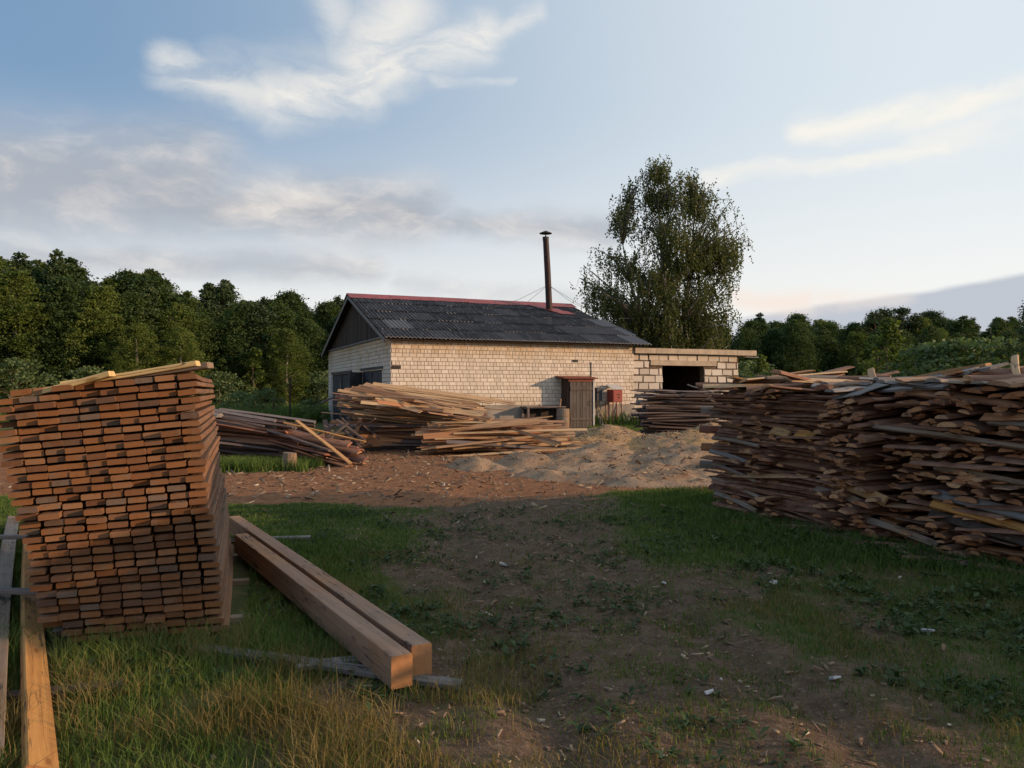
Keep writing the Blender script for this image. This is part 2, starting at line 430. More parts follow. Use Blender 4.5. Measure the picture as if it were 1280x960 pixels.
# ------------------------------------------------------------------ brick shed
A = Vector((-5.0, 33.0, 0)); U = Vector((.9207, .3903, 0)); W = Vector((-.3903, .9207, 0)); ZV = Vector((0, 0, 1))
LF, DEP, HW, HR = 11.64, 14.3, 3.9, 6.36
FM = Matrix(((U.x, W.x, 0, A.x), (U.y, W.y, 0, A.y), (0, 0, 1, 0), (0, 0, 0, 1)))     # local (t along front, s back, z)

shed = empty('brick_shed', A); shed.matrix_world = FM
tag(shed, 'low cream brick shed with dark corrugated roof and tall stovepipe', 'shed')

def brick_wall(mb, length, z0, z1, holes, ax, off, bw, rh, header_rows=3, depth=.012):
    """individual brick faces standing proud of a mortar core. ax=0: along t at s=off ; ax=1: along s at t=off (outward -)"""
    row = 0; z = z0
    while z < z1 - .02:
        h = min(rh, z1 - z)
        w = bw * (.5 if row % header_rows == 1 else 1.0)
        x = -((row * .37) % 1.0) * w
        while x < length - .01:
            a, b = max(x, 0), min(x + w, length)
            x += w
            if b - a < .05: continue
            skip = False; pieces = [(a, b)]
            for (h0, h1, hz0, hz1) in holes:
                if z + h * .5 > hz0 and z + h * .5 < hz1:
                    np_ = []
                    for (p0, p1) in pieces:
                        if p1 <= h0 or p0 >= h1: np_.append((p0, p1)); continue
                        if p0 < h0: np_.append((p0, h0))
                        if p1 > h1: np_.append((h1, p1))
                    pieces = np_
            for (p0, p1) in pieces:
                if p1 - p0 < .04: continue
                g = .010
                d = depth + random.uniform(-.004, .006)
                cx, cz = (p0 + p1) / 2, z + h / 2
                sx, sz = p1 - p0 - 2 * g, h - 2 * g
                tone = min(1, max(0, random.gauss(.5, .25)))
                if random.random() < .05: tone = 0
                if ax == 0: mb.box((cx, off - d / 2 + .02, cz), (sx, d + .04, sz), mi=1, tone=tone)
                else: mb.box((off - d / 2 + .02, cx, cz), (d + .04, sx, sz), mi=1, tone=tone)
        z += rh; row += 1

PL = 1.02           # plinth height on the front
mb = MB()
gate_holes = [(1.5, 5.4, 0, 2.6), (7.9, 13.0, 0, 2.58)]
# mortar cores (slightly behind the brick faces)
mb.box((LF / 2, .2, (HW + PL) / 2), (LF - .02, .36, HW - PL), mi=0)
def core_side(s0, s1, z0, z1): mb.box((.2, (s0 + s1) / 2, (z0 + z1) / 2), (.36, s1 - s0, z1 - z0), mi=0)
core_side(.38, 1.5, 0, HW); core_side(1.5, 5.4, 2.6, HW); core_side(5.4, 7.9, 0, HW); core_side(7.9, 13.0, 2.58, HW); core_side(13.0, DEP - .02, 0, HW)
mb.box((LF - .2, DEP / 2 + .1, HW / 2), (.36, DEP - .6, HW - .01), mi=0)
mb.box((LF / 2, DEP - .2, HW / 2), (LF - .8, .36, HW - .02), mi=0)
random.seed(5)
brick_wall(mb, LF, PL, HW, [(.02, .42, 2.55, 2.7)], 0, 0.0, .31, .1695)
brick_wall(mb, DEP, .0, HW, gate_holes, 1, 0.0, .31, .1695)
mb.build('wall', [M['mortar'], M['brick']], shed)
mb = MB(); mb.box((LF / 2, .17, PL / 2), (LF + .04, .42, PL), jit=0)
mb.build('plinth', M['plaster'], shed)
mb = MB(); mb.box((.2, -.0, 2.625), (.36, .03, .13)); mb.build('wall_niche', M['soot'], shed)
mb = MB(); mb.box((LF / 2, .10, HW - .07), (LF, .3, .05)); mb.build('eave_shadow_board', M['old_board'], shed)  # timber strip kept thin and dark to paint the eave's shadow line
# dark boarded gable
random.seed(9)
def gable_z(s): return HW + .02 + (HR - HW - .12) * (1 - abs(s - DEP / 2) / (DEP / 2))
mb = MB()
s = .1
while s < DEP - .15:
    w = random.uniform(.13, .2); e = min(s + w, DEP - .1)
    x0 = -.02 + random.uniform(0, .02)
    v = [(x0, s, HW + .01), (x0, e - .012, HW + .01), (x0, e - .012, gable_z(e)), (x0, s, gable_z(s))]
    mb.add(v + [(p[0] + .03, p[1], p[2]) for p in v], [(0, 3, 2, 1), (4, 5, 6, 7), (0, 1, 5, 4), (1, 2, 6, 5), (2, 3, 7, 6), (3, 0, 4, 7)], 0, random.random())
    s = e
mb.add([(.04, .1, HW), (.04, DEP - .1, HW), (.04, DEP / 2, gable_z(DEP / 2))], [(0, 1, 2)], 0, .5)
mb.add([(LF - .04, .1, HW), (LF - .04, DEP - .1, HW), (LF - .04, DEP / 2, gable_z(DEP / 2))], [(0, 1, 2)], 0, .5)
mb.build('gable_boarding', M['old_board'], shed)
mb = MB(); mb.box((-.06, DEP / 2, HW + .04), (.09, DEP + .1, .08)); mb.build('gable_ledge', M['grey_wood'], shed)

# kiln gates in the gable wall
def gate(name, s0, s1, h, mats, label):
    mb = MB(); n = 2; w = (s1 - s0) / n
    for k in range(n):
        mb.box((.06, s0 + w * (k + .5), h / 2 + .02), (.06, w - .04, h - .04), tone=k * .3)
        for zz in (.35, h * .5, h - .3): mb.box((.02, s0 + w * (k + .5), zz), (.03, w - .15, .09), tone=k * .3)
        for e in (.08, w - .08): mb.box((.012, s0 + w * k + e, h / 2), (.03, .09, h - .1), tone=k * .3)
    o = mb.build(name, mats, shed); o['label'] = label
    return o
g1 = gate('gate', 8.0, 12.9, 2.52, M['dark_steel'], 'far dark steel double gate with white jambs')
mb = MB(); mb.tube([(-.05, 10.4, .2), (-.05, 10.4, 2.25)], .05); mb.build('lock_bar', M['pipe'], g1)
g2 = gate('gate', 1.6, 5.3, 2.52, M['dark_steel'], 'near dark gate with its bluish leaf swung outwards')
mb = MB(); mb.box((-.42, 4.95, 1.3), (.05, 1.15, 2.45), Matrix.Rotation(R(-42), 3, 'Z')); mb.build('open_leaf', M['bluegrey_steel'], g2)
mb = MB()
for sx in (7.72, 13.06):
    mb = MB(); mb.box((-.04, sx, 1.25), (.1, .32, 2.5)); mb.build('gate_jamb', M['white_trim'], shed)
for (ly, lz, lw) in ((10.4, 2.63, 5.5), (3.4, 2.66, 4.3)):
    mb = MB(); mb.box((-.03, ly, lz), (.1, lw, .1)); mb.build('gate_lintel', M['dark_steel'], shed)

# corrugated roof: sheets as wavy strips, each sheet its own tone
OV, EV = .78, .42
def roof_slope(mb, front):
    rise = HR - HW
    sl = math.hypot(DEP / 2, rise)
    total = sl + EV
    rows = 5; sheet_w = 1.06
    random.seed(21 if front else 22)
    t0, t1 = -.35, LF + OV
    for r_ in range(rows):
        a0 = total * r_ / rows; a1 = total * (r_ + 1) / rows + .12
        if r_ == rows - 1: a1 = total
        x = t0 - (r_ % 2) * .5
        end = t1 - (.55 if r_ < 2 else 0)
        while x < end - .05:
            x0, x1 = max(x, t0), min(x + sheet_w, end)
            x += sheet_w
            if x1 - x0 < .06: continue
            tone = random.choice([.1, .25, .3, .4, .5, .55, .7]) + random.uniform(-.08, .08)
            if r_ >= 2 and x0 > LF - .6: tone = .97
            if random.random() < .07: tone = .9
            lift = .018 * (rows - r_) * 0 + random.uniform(0, .008)
            n = max(2, int((x1 - x0) / .03))
            vs, fs = [], []
            drop = random.uniform(-.03, .03)
            for q, (aa, zz) in enumerate(((a0, .0), (a1 + drop, .035))):
                for k in range(n + 1):
                    t = x0 + (x1 - x0) * k / n
                    f = aa / sl
                    s_ = DEP / 2 * (1 - f); z_ = HR - rise * f + .05 + zz + lift + .028 * math.cos(2 * math.pi * t / .18)
                    if not front: s_ = DEP - s_
                    vs.append((t, s_, z_))
            for k in range(n):
                q = (k, k + 1, n + 2 + k, n + 1 + k)
                fs.append(q if front else q[::-1])
            mb.add(vs, fs, 0, max(0, min(1, tone)))
            # worn pale lap edge
            if front and r_ < rows - 0 and (random.random() < .62 or r_ == rows - 1):
                m0 = random.randint(0, max(0, n // 2 - 1)); m1 = random.randint(n // 2 + 1, n)
                if r_ == rows - 1: m0, m1 = 0, n
                for k in range(m0, m1):
                    p, q = Vector(vs[n + 1 + k]), Vector(vs[n + 2 + k])
                    if r_ < rows - 1 and (k % 6) > 2: continue
                    up = Vector((0, -.004, .004)); dn = Vector((0, -.006, -.028))
                    mb.add([p + up, q + up, q + dn, p + dn], [(0, 1, 2, 3)], 1, random.random())
roof_mb = MB()
roof_slope(roof_mb, True); roof_slope(roof_mb, False)
roof = roof_mb.build('roof', [M['roof'], M['lap']], shed, smooth=False)
for pl in roof.data.polygons: pl.use_smooth = True
mb = MB()      # under-roof boarding keeps the sheets from floating
for sgn in (0, 1):
    e = -.36 if sgn == 0 else DEP + .36
    f = (e - DEP / 2) / (DEP / 2) * (1 if sgn else -1)
    ze = HR - (HR - HW) * f - .015
    mb.add([(-.3, DEP / 2, HR - .03), (LF + .2, DEP / 2, HR - .03), (LF + .2, e, ze - .02), (-.3, e, ze - .02)], [(0, 1, 2, 3)])
mb.build('roof_boarding', M['old_board'], roof)
mb = MB()
for sgn, e in ((0, -.40), (1, DEP + .40)):
    f = abs(e - DEP / 2) / (DEP / 2)
    ze = HR - (HR - HW) * f
    p, q = Vector((-.36, DEP / 2, HR + .01)), Vector((-.36, e, ze + .01))
    mb.add([p, q, q - ZV * .17, p - ZV * .17, p + Vector((.03, 0, 0)), q + Vector((.03, 0, 0)), q + Vector((.03, 0, -.17)), p + Vector((.03, 0, -.17))],
           [(0, 1, 2, 3), (7, 6, 5, 4), (0, 4, 5, 1), (3, 2, 6, 7)], 0, .4)
mb.build('verge_board', M['grey_wood'], roof)
mb = MB()
for k in range(6):
    x0 = -.4 + k * (LF + .75) / 6; x1 = x0 + (LF + .75) / 6 + .05
    dz = random.uniform(0, .02)
    for sg in (-1, 1):
        wv = .8 + random.uniform(-.08, .08)
        p = [(x0, DEP / 2, HR + .12 + dz), (x1, DEP / 2, HR + .12 + dz), (x1, DEP / 2 + sg * wv * .94, HR + .10 + dz - wv * .34), (x0, DEP / 2 + sg * wv * .94, HR + .10 + dz - wv * .34)]
        mb.add(p, [(0, 1, 2, 3)] if sg < 0 else [(3, 2, 1, 0)], 0, random.random())
mb.build('ridge_cap', M['ridge_red'], roof)
# stovepipe with cap, red flashing and guy wires
tc_, sc_ = 9.95, 5.6
zc = HR - (HR - HW) * (1 - sc_ / (DEP / 2)) + .05
ch = MB(); lean = Vector((-.20, .05, 0))
pc = Vector((tc_, sc_, zc))
ch.tube([pc - ZV * .3, pc + lean * .5 + ZV * 2.0, pc + lean + ZV * 3.85], [.17, .165, .155], 16)
chim = ch.build('chimney', M['chimney'], shed, smooth=False)
ch = MB(); tp = pc + lean + ZV * 3.85
ch.tube([tp - ZV * .15, tp + ZV * .03], [.162, .166], 16, cap=False)
ch.tube([tp + ZV * .0, tp + ZV * .24], [.03, .03], 6)
ch.tube([tp + ZV * .2, tp + ZV * .23, tp + ZV * .36], [.33, .33, .03], 18)
ch.build('chimney_cap', M['soot'], chim)
ch = MB()
slope = (HR - HW) / (DEP / 2)
for (dx0, dx1, s0, s1) in ((-.9, .25, sc_ + .95, sc_ + .15), (-.45, .55, sc_ + .2, sc_ - .35), (-.1, .9, sc_ - .3, sc_ - .95)):
    v = []
    for (t, s_) in ((tc_ + dx0, s0), (tc_ + dx1, s0), (tc_ + dx1 + .15, s1), (tc_ + dx0 + .35, s1)):
        v.append((t, s_, HW + slope * s_ + .135))
    ch.add(v, [(0, 1, 2, 3)])
ch.build('chimney_flashing', M['ridge_red'], roof)
ch = MB()
gm = pc + lean * .35 + ZV * 1.35
for (t, s_) in ((tc_ - 3.6, 5.2), (tc_ + 2.4, 5.2), (tc_ - 1.6, DEP / 2 + 4.5), (tc_ + 2.6, 1.2)):
    e = Vector((t, s_, HR - slope * abs(s_ - DEP / 2) + .1))
    mid = (gm + e) / 2 - ZV * .14
    ch.tube([gm, mid, e], .009, 5)
ch.build('guy_wire', M['wire'], chim)

# timber porch with door
pt0, pt1, pd, ph = 7.83, 9.12, .7, 2.2
mb = MB()
random.seed(4)
mb.box((pt0 + .03, -pd / 2, ph / 2), (.05, pd - .06, ph), tone=.2)
mb.box((pt1 - .03, -pd / 2, ph / 2), (.05, pd - .06, ph), tone=.7)
porch = mb.build('porch', M['old_board'], shed)
mb = MB(); n = 7
for k in range(n):
    w = (pt1 - pt0 - .16) / n
    mb.box((pt0 + .08 + w * (k + .5), -pd + random.uniform(-.008, .008), ph / 2 - .02), (w - .012, .035, ph - .06), tone=random.random())
for zz in (.4, 1.75): mb.box((pt0 + .65, -pd - .035, zz), (1.1, .03, .11), tone=.3)
door = mb.build('door', M['door_wood'], shed)
mb = MB(); mb.tube([(pt1 - .22, -pd - .02, 1.0), (pt1 - .22, -pd - .08, 1.02), (pt1 - .22, -pd - .08, 1.18), (pt1 - .22, -pd - .02, 1.2)], .012, 6); mb.build('handle', M['pipe'], door)
mb = MB(); mb.box((pt1 - .02, -pd - .02, ph / 2), (.07, .08, ph)); mb.build('door_jamb', M['white_trim'], porch)
mb = MB(); mb.box(((pt0 + pt1) / 2 - .08, -pd / 2 - .06, ph + .06), (pt1 - pt0 + .42, pd + .2, .05), Matrix.Rotation(R(6), 3, 'X')); mb.box(((pt0 + pt1) / 2, -pd - .03, ph - .07), (pt1 - pt0, .04, .15)); mb.build('porch_roof', M['rust'], porch)
mb = MB(); mb.box((8.55, -.04, 3.02), (.22, .05, .1)); mb.tube([(9.35, -.03, 2.2), (9.35, -.03, 2.95), (9.35, .05, 3.0)], .022, 6); mb.build('cable_conduit', M['soot'], shed)

def shed_pt(t, s, z): return A + U * t + W * s + ZV * z
def at_shed(t, s, z, rz=0): return FM @ Matrix.Translation((t, s, z)) @ Matrix.Rotation(rz, 4, 'Z')

# red cabinet on legs in front of the wall
cab = empty('metal_cabinet', (0, 0, 0)); cab.matrix_world = at_shed(10.35, -.45, 0)
tag(cab, 'small red steel cabinet on thin legs against the brick wall', 'cabinet')
mb = MB(); mb.box((0, 0, 1.42), (.5, .5, .58)); cb = mb.build('body', M['red_paint'], cab)
mb = MB(); mb.box((0, -.262, 1.42), (.44, .02, .5)); dr = mb.build('door', M['red_paint'], cab)
mb = MB(); mb.box((.05, -.28, 1.49), (.16, .02, .035)); mb.box((.06, -.28, 1.36), (.05, .02, .07)); mb.build('latch', M['soot'], dr)
mb = MB(); mb.add([(-.3, -.32, 1.72), (.3, -.32, 1.72), (.3, .3, 1.93), (-.3, .3, 1.93), (-.3, -.32, 1.745), (.3, -.32, 1.745), (.3, .3, 1.955), (-.3, .3, 1.955)],
       [(3, 2, 1, 0), (4, 5, 6, 7), (0, 1, 5, 4), (1, 2, 6, 5), (2, 3, 7, 6), (3, 0, 4, 7)]); mb.build('lid', M['white_trim'], cab)
for (a, b) in ((-.22, -.22), (.22, -.22), (-.22, .22), (.22, .22)):
    mb = MB(); mb.tube([(a, b, 0), (a, b, 1.14)], .02, 6); mb.build('leg', M['rust'], cab)
# grey meter box between porch and cabinet
mt = empty('meter_box', (0, 0, 0)); mt.matrix_world = at_shed(9.62, -.2, 1.5)
tag(mt, 'narrow grey meter box on the wall between porch door and red cabinet', 'meter box')
mb = MB(); mb.box((0, .02, 0), (.3, .3, .62)); mb.build('case', M['bluegrey_steel'], mt)
mb = MB(); mb.box((0, -.14, 0), (.26, .015, .56)); mb.build('door', M['dark_steel'], mt)
# poles leaning against the plinth under the cabinet
for k, (t0_, t1_, mk, lab) in enumerate(((9.55, 9.75, 'grey_wood', 'grey stick leaning upright beside the porch door jamb'), (9.95, 9.55, 'pale', 'pale stick slanting across others under the meter box'),
                             (9.9, 10.05, 'red_sawn', 'reddish stick leaning nearest the red cabinet legs'), (10.9, 10.82, 'grey_wood', 'thin stick leaning on the plinth beyond the red cabinet'))):
    mb = MB(); mb.tube([(0, 0, 0), (t1_ - t0_, .42, 1.15)], [.028, .024], 6)
    o = mb.build('leaning_pole', M[mk]); o.matrix_world = at_shed(t0_, -.52, 0.0)
    tag(o, lab, 'pole', 'poles leaning on the shed wall')
# work bench with a barrel
bench = empty('work_bench', (0, 0, 0)); bench.matrix_world = at_shed(6.7, -.5, 0)
tag(bench, 'dark plank bench standing along the plinth beside the porch', 'bench')
mb = MB()
for k in range(4): mb.box((0, -.28 + .19 * k, .95), (1.9, .18, .05), tone=k * .2)
mb.build('top', M['dark_sawn'], bench)
for (a, b) in ((-.85, -.3), (.85, -.3), (-.85, .3), (.85, .3)):
    mb = MB(); mb.box((a, b, .46), (.09, .09, .92)); mb.build('leg', M['dark_sawn'], bench)
mb = MB(); mb.box((0, .33, .55), (1.7, .03, .6)); mb.build('back_panel', M['old_board'], bench)
bar = MB(); 
pr = [(0, .0), (.27, .0), (.28, .03), (.285, .3), (.295, .31), (.285, .33), (.285, .56), (.295, .57), (.285, .59), (.28, .86), (.27, .88), (.0, .87)]
bar.tube([(0, 0, z) for r_, z in pr], [max(r_, .001) for r_, z in pr], 20, cap=False)
o = bar.build('barrel', M['brown_plank'], smooth=False); o.matrix_world = at_shed(7.25, -1.35, 0); tag(o, 'brown upright barrel in front of the dark bench', 'barrel')
mb = MB(); mb.tube([(0, 0, 0), (.5, .55, 1.28)], .03, 6)
o = mb.build('leaning_pole', M['pale']); o.matrix_world = at_shed(7.05, -1.1, 0); tag(o, 'pale pole leaning from the barrel onto the porch side', 'pole', 'poles leaning on the shed wall')
# pipe leaning on the far gate, thin post in the meadow
pa, pb = shed_pt(-1.9, 12.6, .55), shed_pt(-.09, 10.9, 1.45)
mb = MB(); mb.tube([shed_pt(-2.6, 13.2, .05), pb], .05, 8)
tag(mb.build('leaning_pipe', M['pipe']), 'grey pipe leaning slantwise on the far dark gate', 'pipe')
mb = MB(); mb.tube([(0, 0, -.2), (.01, 0, 1.25), (.0, 0, 2.3)], [.05, .045, .04], 7); mb.box((0, 0, 1.9), (.34, .04, .04))
o = mb.build('fence_post', M['old_board']); o.location = (-11.1, 40, 0); tag(o, 'thin dark post standing alone in the meadow before the forest', 'post')
mb = MB(); mb.tube([(0, 0, -.2), (.0, 0, 1.2)], [.045, .04], 7); mb.box((0, 0, 1.0), (.05, .3, .04))
o = mb.build('fence_post', M['old_board']); o.location = (-12.2, 41, 0); tag(o, 'short dark stake next to the taller meadow post', 'post')

# ------------------------------------------------------------------ block extension
ext = empty('block_extension', (0, 0, 0)); ext.matrix_world = FM @ Matrix.Translation((LF + .02, .12, 0))
tag(ext, 'unfinished pale block garage with flat concrete roof joined to the brick shed', 'garage')
EL, EH, ED = 6.15, 3.42, 8.0
o0, o1, oz = 1.66, 4.06, 2.86
random.seed(31)
mb = MB()
mb.box((o0 / 2, .2, EH / 2), (o0, .34, EH)); mb.box(((o1 + EL) / 2, .2, EH / 2), (EL - o1 - .01, .34, EH)); mb.box(((o0 + o1) / 2, .2, (oz + EH) / 2), (o1 - o0, .34, EH - oz))
mb.box((EL - .2, ED / 2 + .2, EH / 2), (.36, ED - .4, EH - .01)); 
row, z, rh = 0, 0.0, .342
while z < EH - .05:
    h = min(rh, EH - z); x = -.3 if row % 2 else 0.0
    while x < EL:
        w = .60 + random.uniform(-.07, .07); a, b = max(x, .0), min(x + w, EL); x += w
        mids = [(a, b)]
        zc_ = z + h / 2
        if zc_ < oz + .3 and (zc_ < oz or True):
            lo, hi = (o0, o1) if zc_ < oz else (o0 - .75, o1 + .72)
            nn = []
            for (p, q) in mids:
                if q <= lo or p >= hi: nn.append((p, q)); continue
                if p < lo: nn.append((p, lo))
                if q > hi: nn.append((hi, q))
            mids = nn
        for (p, q) in mids:
            if q - p < .1: continue
            gx_, gz_ = random.uniform(.022, .05), random.uniform(.02, .045)
            mb.box(((p + q) / 2, .02, zc_), (q - p - 2 * gx_, .05 + random.uniform(-.012, .02), h - 2 * gz_), Matrix.Rotation(R(random.uniform(-.8, .8)), 3, 'Y'), 1, min(1, max(0, random.gauss(.55, .25))), jit=.02)
    # side wall courses
    y = .25 if row % 2 else .05
    while y < ED - .3:
        w = .6; mb.box((EL - .02, y + w / 2, zc_), (.06, w - .05, h - .05), None, 1, min(1, max(0, random.gauss(.5, .25))), jit=.012); y += w
    z += rh; row += 1
mb.build('wall', [M['block_mortar'], M['block']], ext)
mb = MB(); mb.box(((o0 + o1) / 2, .0, oz + .14), (o1 - o0 + 1.4, .12, .25)); mb.build('lintel', M['concrete'], ext)
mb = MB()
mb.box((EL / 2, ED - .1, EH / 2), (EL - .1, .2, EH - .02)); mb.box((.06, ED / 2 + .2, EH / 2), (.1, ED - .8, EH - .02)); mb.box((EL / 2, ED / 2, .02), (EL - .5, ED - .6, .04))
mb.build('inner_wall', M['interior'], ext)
mb = MB(); x = 0.0
for k in range(6):
    w = (EL + .95) / 6
    mb.box((x + w / 2, ED / 2 - .05, EH + .135), (w - .012, ED + .35, .25), None, 0, random.random(), jit=.006); x += w
mb.build('flat_roof', M['concrete'], ext)
mb = MB(); mb.box((EL + .75, .6, EH - .03), (1.9, .2, .05)); mb.build('shuttering_board', M['grey_wood'], ext)

# ------------------------------------------------------------------ timber pieces
def board_mesh(name, L, w, t, mats, seed, wane=0.0, bend=.0, twist=.0, seg=6):
    """sawn board along local X; slots: side, end"""
    rn = random.Random(seed); mb = MB(); vs = []
    b = min(.004, t * .12)
    ring = [(-w / 2 + b, -t / 2), (w / 2 - b, -t / 2), (w / 2, -t / 2 + b), (w / 2, t / 2 - b - wane * t * .8), (w / 2 - b - wane * w * .25, t / 2), (-w / 2 + b, t / 2), (-w / 2, t / 2 - b), (-w / 2, -t / 2 + b)]
    ph = rn.uniform(0, 6)
    for i in range(seg + 1):
        f = i / seg; x = (f - .5) * L
        by = bend * math.sin(math.pi * f) * rn.choice([1, 1]); bz = bend * .5 * math.sin(2.2 * f + ph) * (f * (1 - f) * 4)
        a = twist * (f - .5)
        for (y, z) in ring:
            vs.append((x, y * math.cos(a) - z * math.sin(a) + by, y * math.sin(a) + z * math.cos(a) + bz))
    n = len(ring); fs, mi = [], []
    for i in range(seg):
        for k in range(n):
            fs.append((i * n + k, i * n + (k + 1) % n, (i + 1) * n + (k + 1) % n, (i + 1) * n + k)); mi.append(0)
    fs.append(tuple(range(n))[::-1]); mi.append(1); fs.append(tuple(seg * n + k for k in range(n))); mi.append(1)
    mb.add(vs, fs, mi)
    return mb.mesh(name, mats)

def slab_arrays(L, w, t, seed, seg=5, arc=6):
    """waney slab offcut: flat sawn face below, bark arch above; along local X. returns verts, faces, slots (0 sawn, 1 bark)"""
    rn = random.Random(seed); vs, fs, mi = [], [], []
    n = arc + 1; c1, c2, c3 = rn.uniform(0, 6), rn.uniform(0, 6), rn.uniform(-.03, .03)
    tap = rn.uniform(.0, .35)
    for i in range(seg + 1):
        f = i / seg; x = (f - .5) * L
        ww = w * (1 - tap * f) * (1 + .12 * math.sin(5 * f + c1)); tt = t * (1 - tap * .8 * f) * (1 + .15 * math.sin(4 * f + c2))
        oy = c3 * math.sin(math.pi * f); oz_ = .012 * math.sin(3 * f + c1)
        for k in range(n):
            a = math.pi * k / arc
            vs.append((x, ww / 2 * math.cos(a) + oy, -t / 2 + tt * (math.sin(a) ** .8 if k not in (0, arc) else 0) + oz_))
    for i in range(seg):
        for k in range(arc):
            fs.append((i * n + k, (i + 1) * n + k, (i + 1) * n + k + 1, i * n + k + 1)); mi.append(1)
        fs.append((i * n, i * n + arc, (i + 1) * n + arc, (i + 1) * n)); mi.append(0)
    fs.append(tuple(range(n))); mi.append(0); fs.append(tuple(seg * n + k for k in range(n))[::-1]); mi.append(0)
    return vs, fs, mi

def frame(o, x, z, roll=0.0):
    """matrix with local X along x, local Z near z"""
    x = Vector(x).normalized(); y = Vector(z).cross(x).normalized(); zz = x.cross(y)
    m = Matrix(((x.x, y.x, zz.x, o[0]), (x.y, y.y, zz.y, o[1]), (x.z, y.z, zz.z, o[2]), (0, 0, 0, 1)))
    return m @ Matrix.Rotation(roll, 4, 'X')

# --- leaning stack of sawn boards (front)
SL = Vector((-2.82, 5.03, 0)); SR = Vector((.957, .29, 0)); SA = Vector((-.318, .948, 0))
NL = 33; Z0 = .022; BW, BT = .1125, .0360; BL = 2.95
random.seed(17)
bm_ = [board_mesh('board', BL, BW * k1, BT * k2, [M['board_side'], M['board_end']], 40 + q, wane, bd, tw)
       for q, (k1, k2, wane, bd, tw) in enumerate(((1, 1, 0, .006, .01), (1.01, .96, 0, -.006, -.02), (.985, .95, .12, .01, .02), (1.0, 1.02, .15, -.01, 0), (.98, .95, .25, .004, -.02), (1.03, .98, 0, .0, .015)))]
for i in range(NL):
    f = i / (NL - 1); zl = Z0 + i * .0495 + BT / 2; zr = Z0 + i * .053 + BT / 2
    jl = random.uniform(-.014, .014)
    left = -.10 - .31 * f + jl + (.13 if i < 2 else 0); right = .975 - .215 * f + random.uniform(-.009, .009)
    n = (8 if i < 2 else 9) if i < 19 else 10
    if i >= NL - 3: left += (.0, .03, .12)[i - NL + 3]; n = (10, 10, 9)[i - NL + 3]
    if i:          # spacer lath under the layer, added to block daylight through the gap
        mb = MB(); mb.box((0, 0, 0), (right - left - .05, .045, .0125), jit=.0006); lath = mb.build('gap_block_lath', M['brown_plank'])
        xm = (left + right) / 2
        lath.matrix_world = frame(SL + SR * xm + ZV * (zl - BT / 2 - .0068 + (zr - zl) * xm) + SA * (.22 + random.uniform(-.04, .1)), SR + ZV * (zr - zl), ZV)
        tag(lath, f'added light-blocking spacer lath under the {nth(NL - i)} layer from top of the leaning stack', 'lath', 'added light-blocking spacer laths in the leaning stack')
    for j in range(n):
        q = (j + .5) / n
        # the camera side reads left to right along SR
        pos = SL + SR * (left + (right - left) * q) + ZV * (zl + (zr - zl) * ((left + (right - left) * q) / 1.0))
        tilt = math.atan2(zr - zl, 1.0)
        push = random.gauss(0, .018) + (random.uniform(.02, .06) * random.choice([-1, -1, 1]) if random.random() < .08 else 0)
        if j == n - 1: pos = pos + SR * random.uniform(-.008, .018)
        if j == 0: pos = pos - SR * random.uniform(-.005, .015)
        pos = pos + SA * (BL / 2 + push)
        ax = SA + SR * random.gauss(0, .002) + ZV * random.gauss(0, .0012)
        up = ZV * math.cos(tilt) - SR * math.sin(tilt)
        o = link('sawn_board', random.choice(bm_))
        m = frame(pos, -ax, up, random.gauss(0, .012))
        o.matrix_world = m
        tag(o, f'sawn board, {nth(j + 1)} from left in the {nth(NL - i)} layer from top of the leaning stack', 'board', 'sawn boards of the tall leaning stack')
for k, d in enumerate((.35, 1.5, 2.6)):
    mb = MB(); mb.box((0, 0, 0), (1.25, .09, .075)); o = mb.build('bearer', M['brown_plank'])
    o.matrix_world = frame(SL + SR * .5 + SA * d + ZV * -.018, SR, ZV)
    tag(o, ('foremost', 'middle', 'rearmost')[k] + ' timber bearer lying under the leaning board stack', 'bearer', 'bearers under the board stack')
# loose boards on its top
ztop = Z0 + NL * .0495
LB = [((-.02, .12), (.79, -.02), .012, .115, .034, 'yellow', 'pale yellow board laid across the top of the leaning stack, uppermost'),
      ((-.30, .10), (.28, -.03), -.0, .10, .034, 'yellow', 'pale yellow short board lying on the lower shoulder of the leaning stack top'),
      ((-.30, .5), (.62, .32), .0, .12, .04, 'board_side', 'brown loose board lying behind the pale ones on the stack top'),
      ((.15, .35), (.86, .16), -.005, .13, .04, 'brown_plank', 'brown loose board sticking out over the stack top corner'),
      ((-.42, .9), (.3, 1.0), .0, .13, .035, 'grey_wood', 'grey weathered board lying far back on the stack top'),
      ((.1, .9), (.7, .8), .0, .12, .035, 'board_side', 'brown board lying crosswise at the back of the stack top')]
for (p, q, dz, w, t, mk, lab) in LB:
    def top_z(x): return Z0 + NL * (.0495 + .0035 * x) - (.05 * max(0, .25 - x) / .3)
    a = SL + SR * p[0] + SA * p[1] + ZV * (top_z(p[0]) + dz + t / 2 + .012); b = SL + SR * q[0] + SA * q[1] + ZV * (top_z(q[0]) + dz + t / 2 + .012)
    me = board_mesh('loose_board', (b - a).length, w, t, [M[mk], M[mk]], 5, .3, .01, .03)
    o = link('loose_board', me); o.matrix_world = frame((a + b) / 2, b - a, ZV)
    tag(o, lab, 'board', 'loose boards on top of the leaning stack')

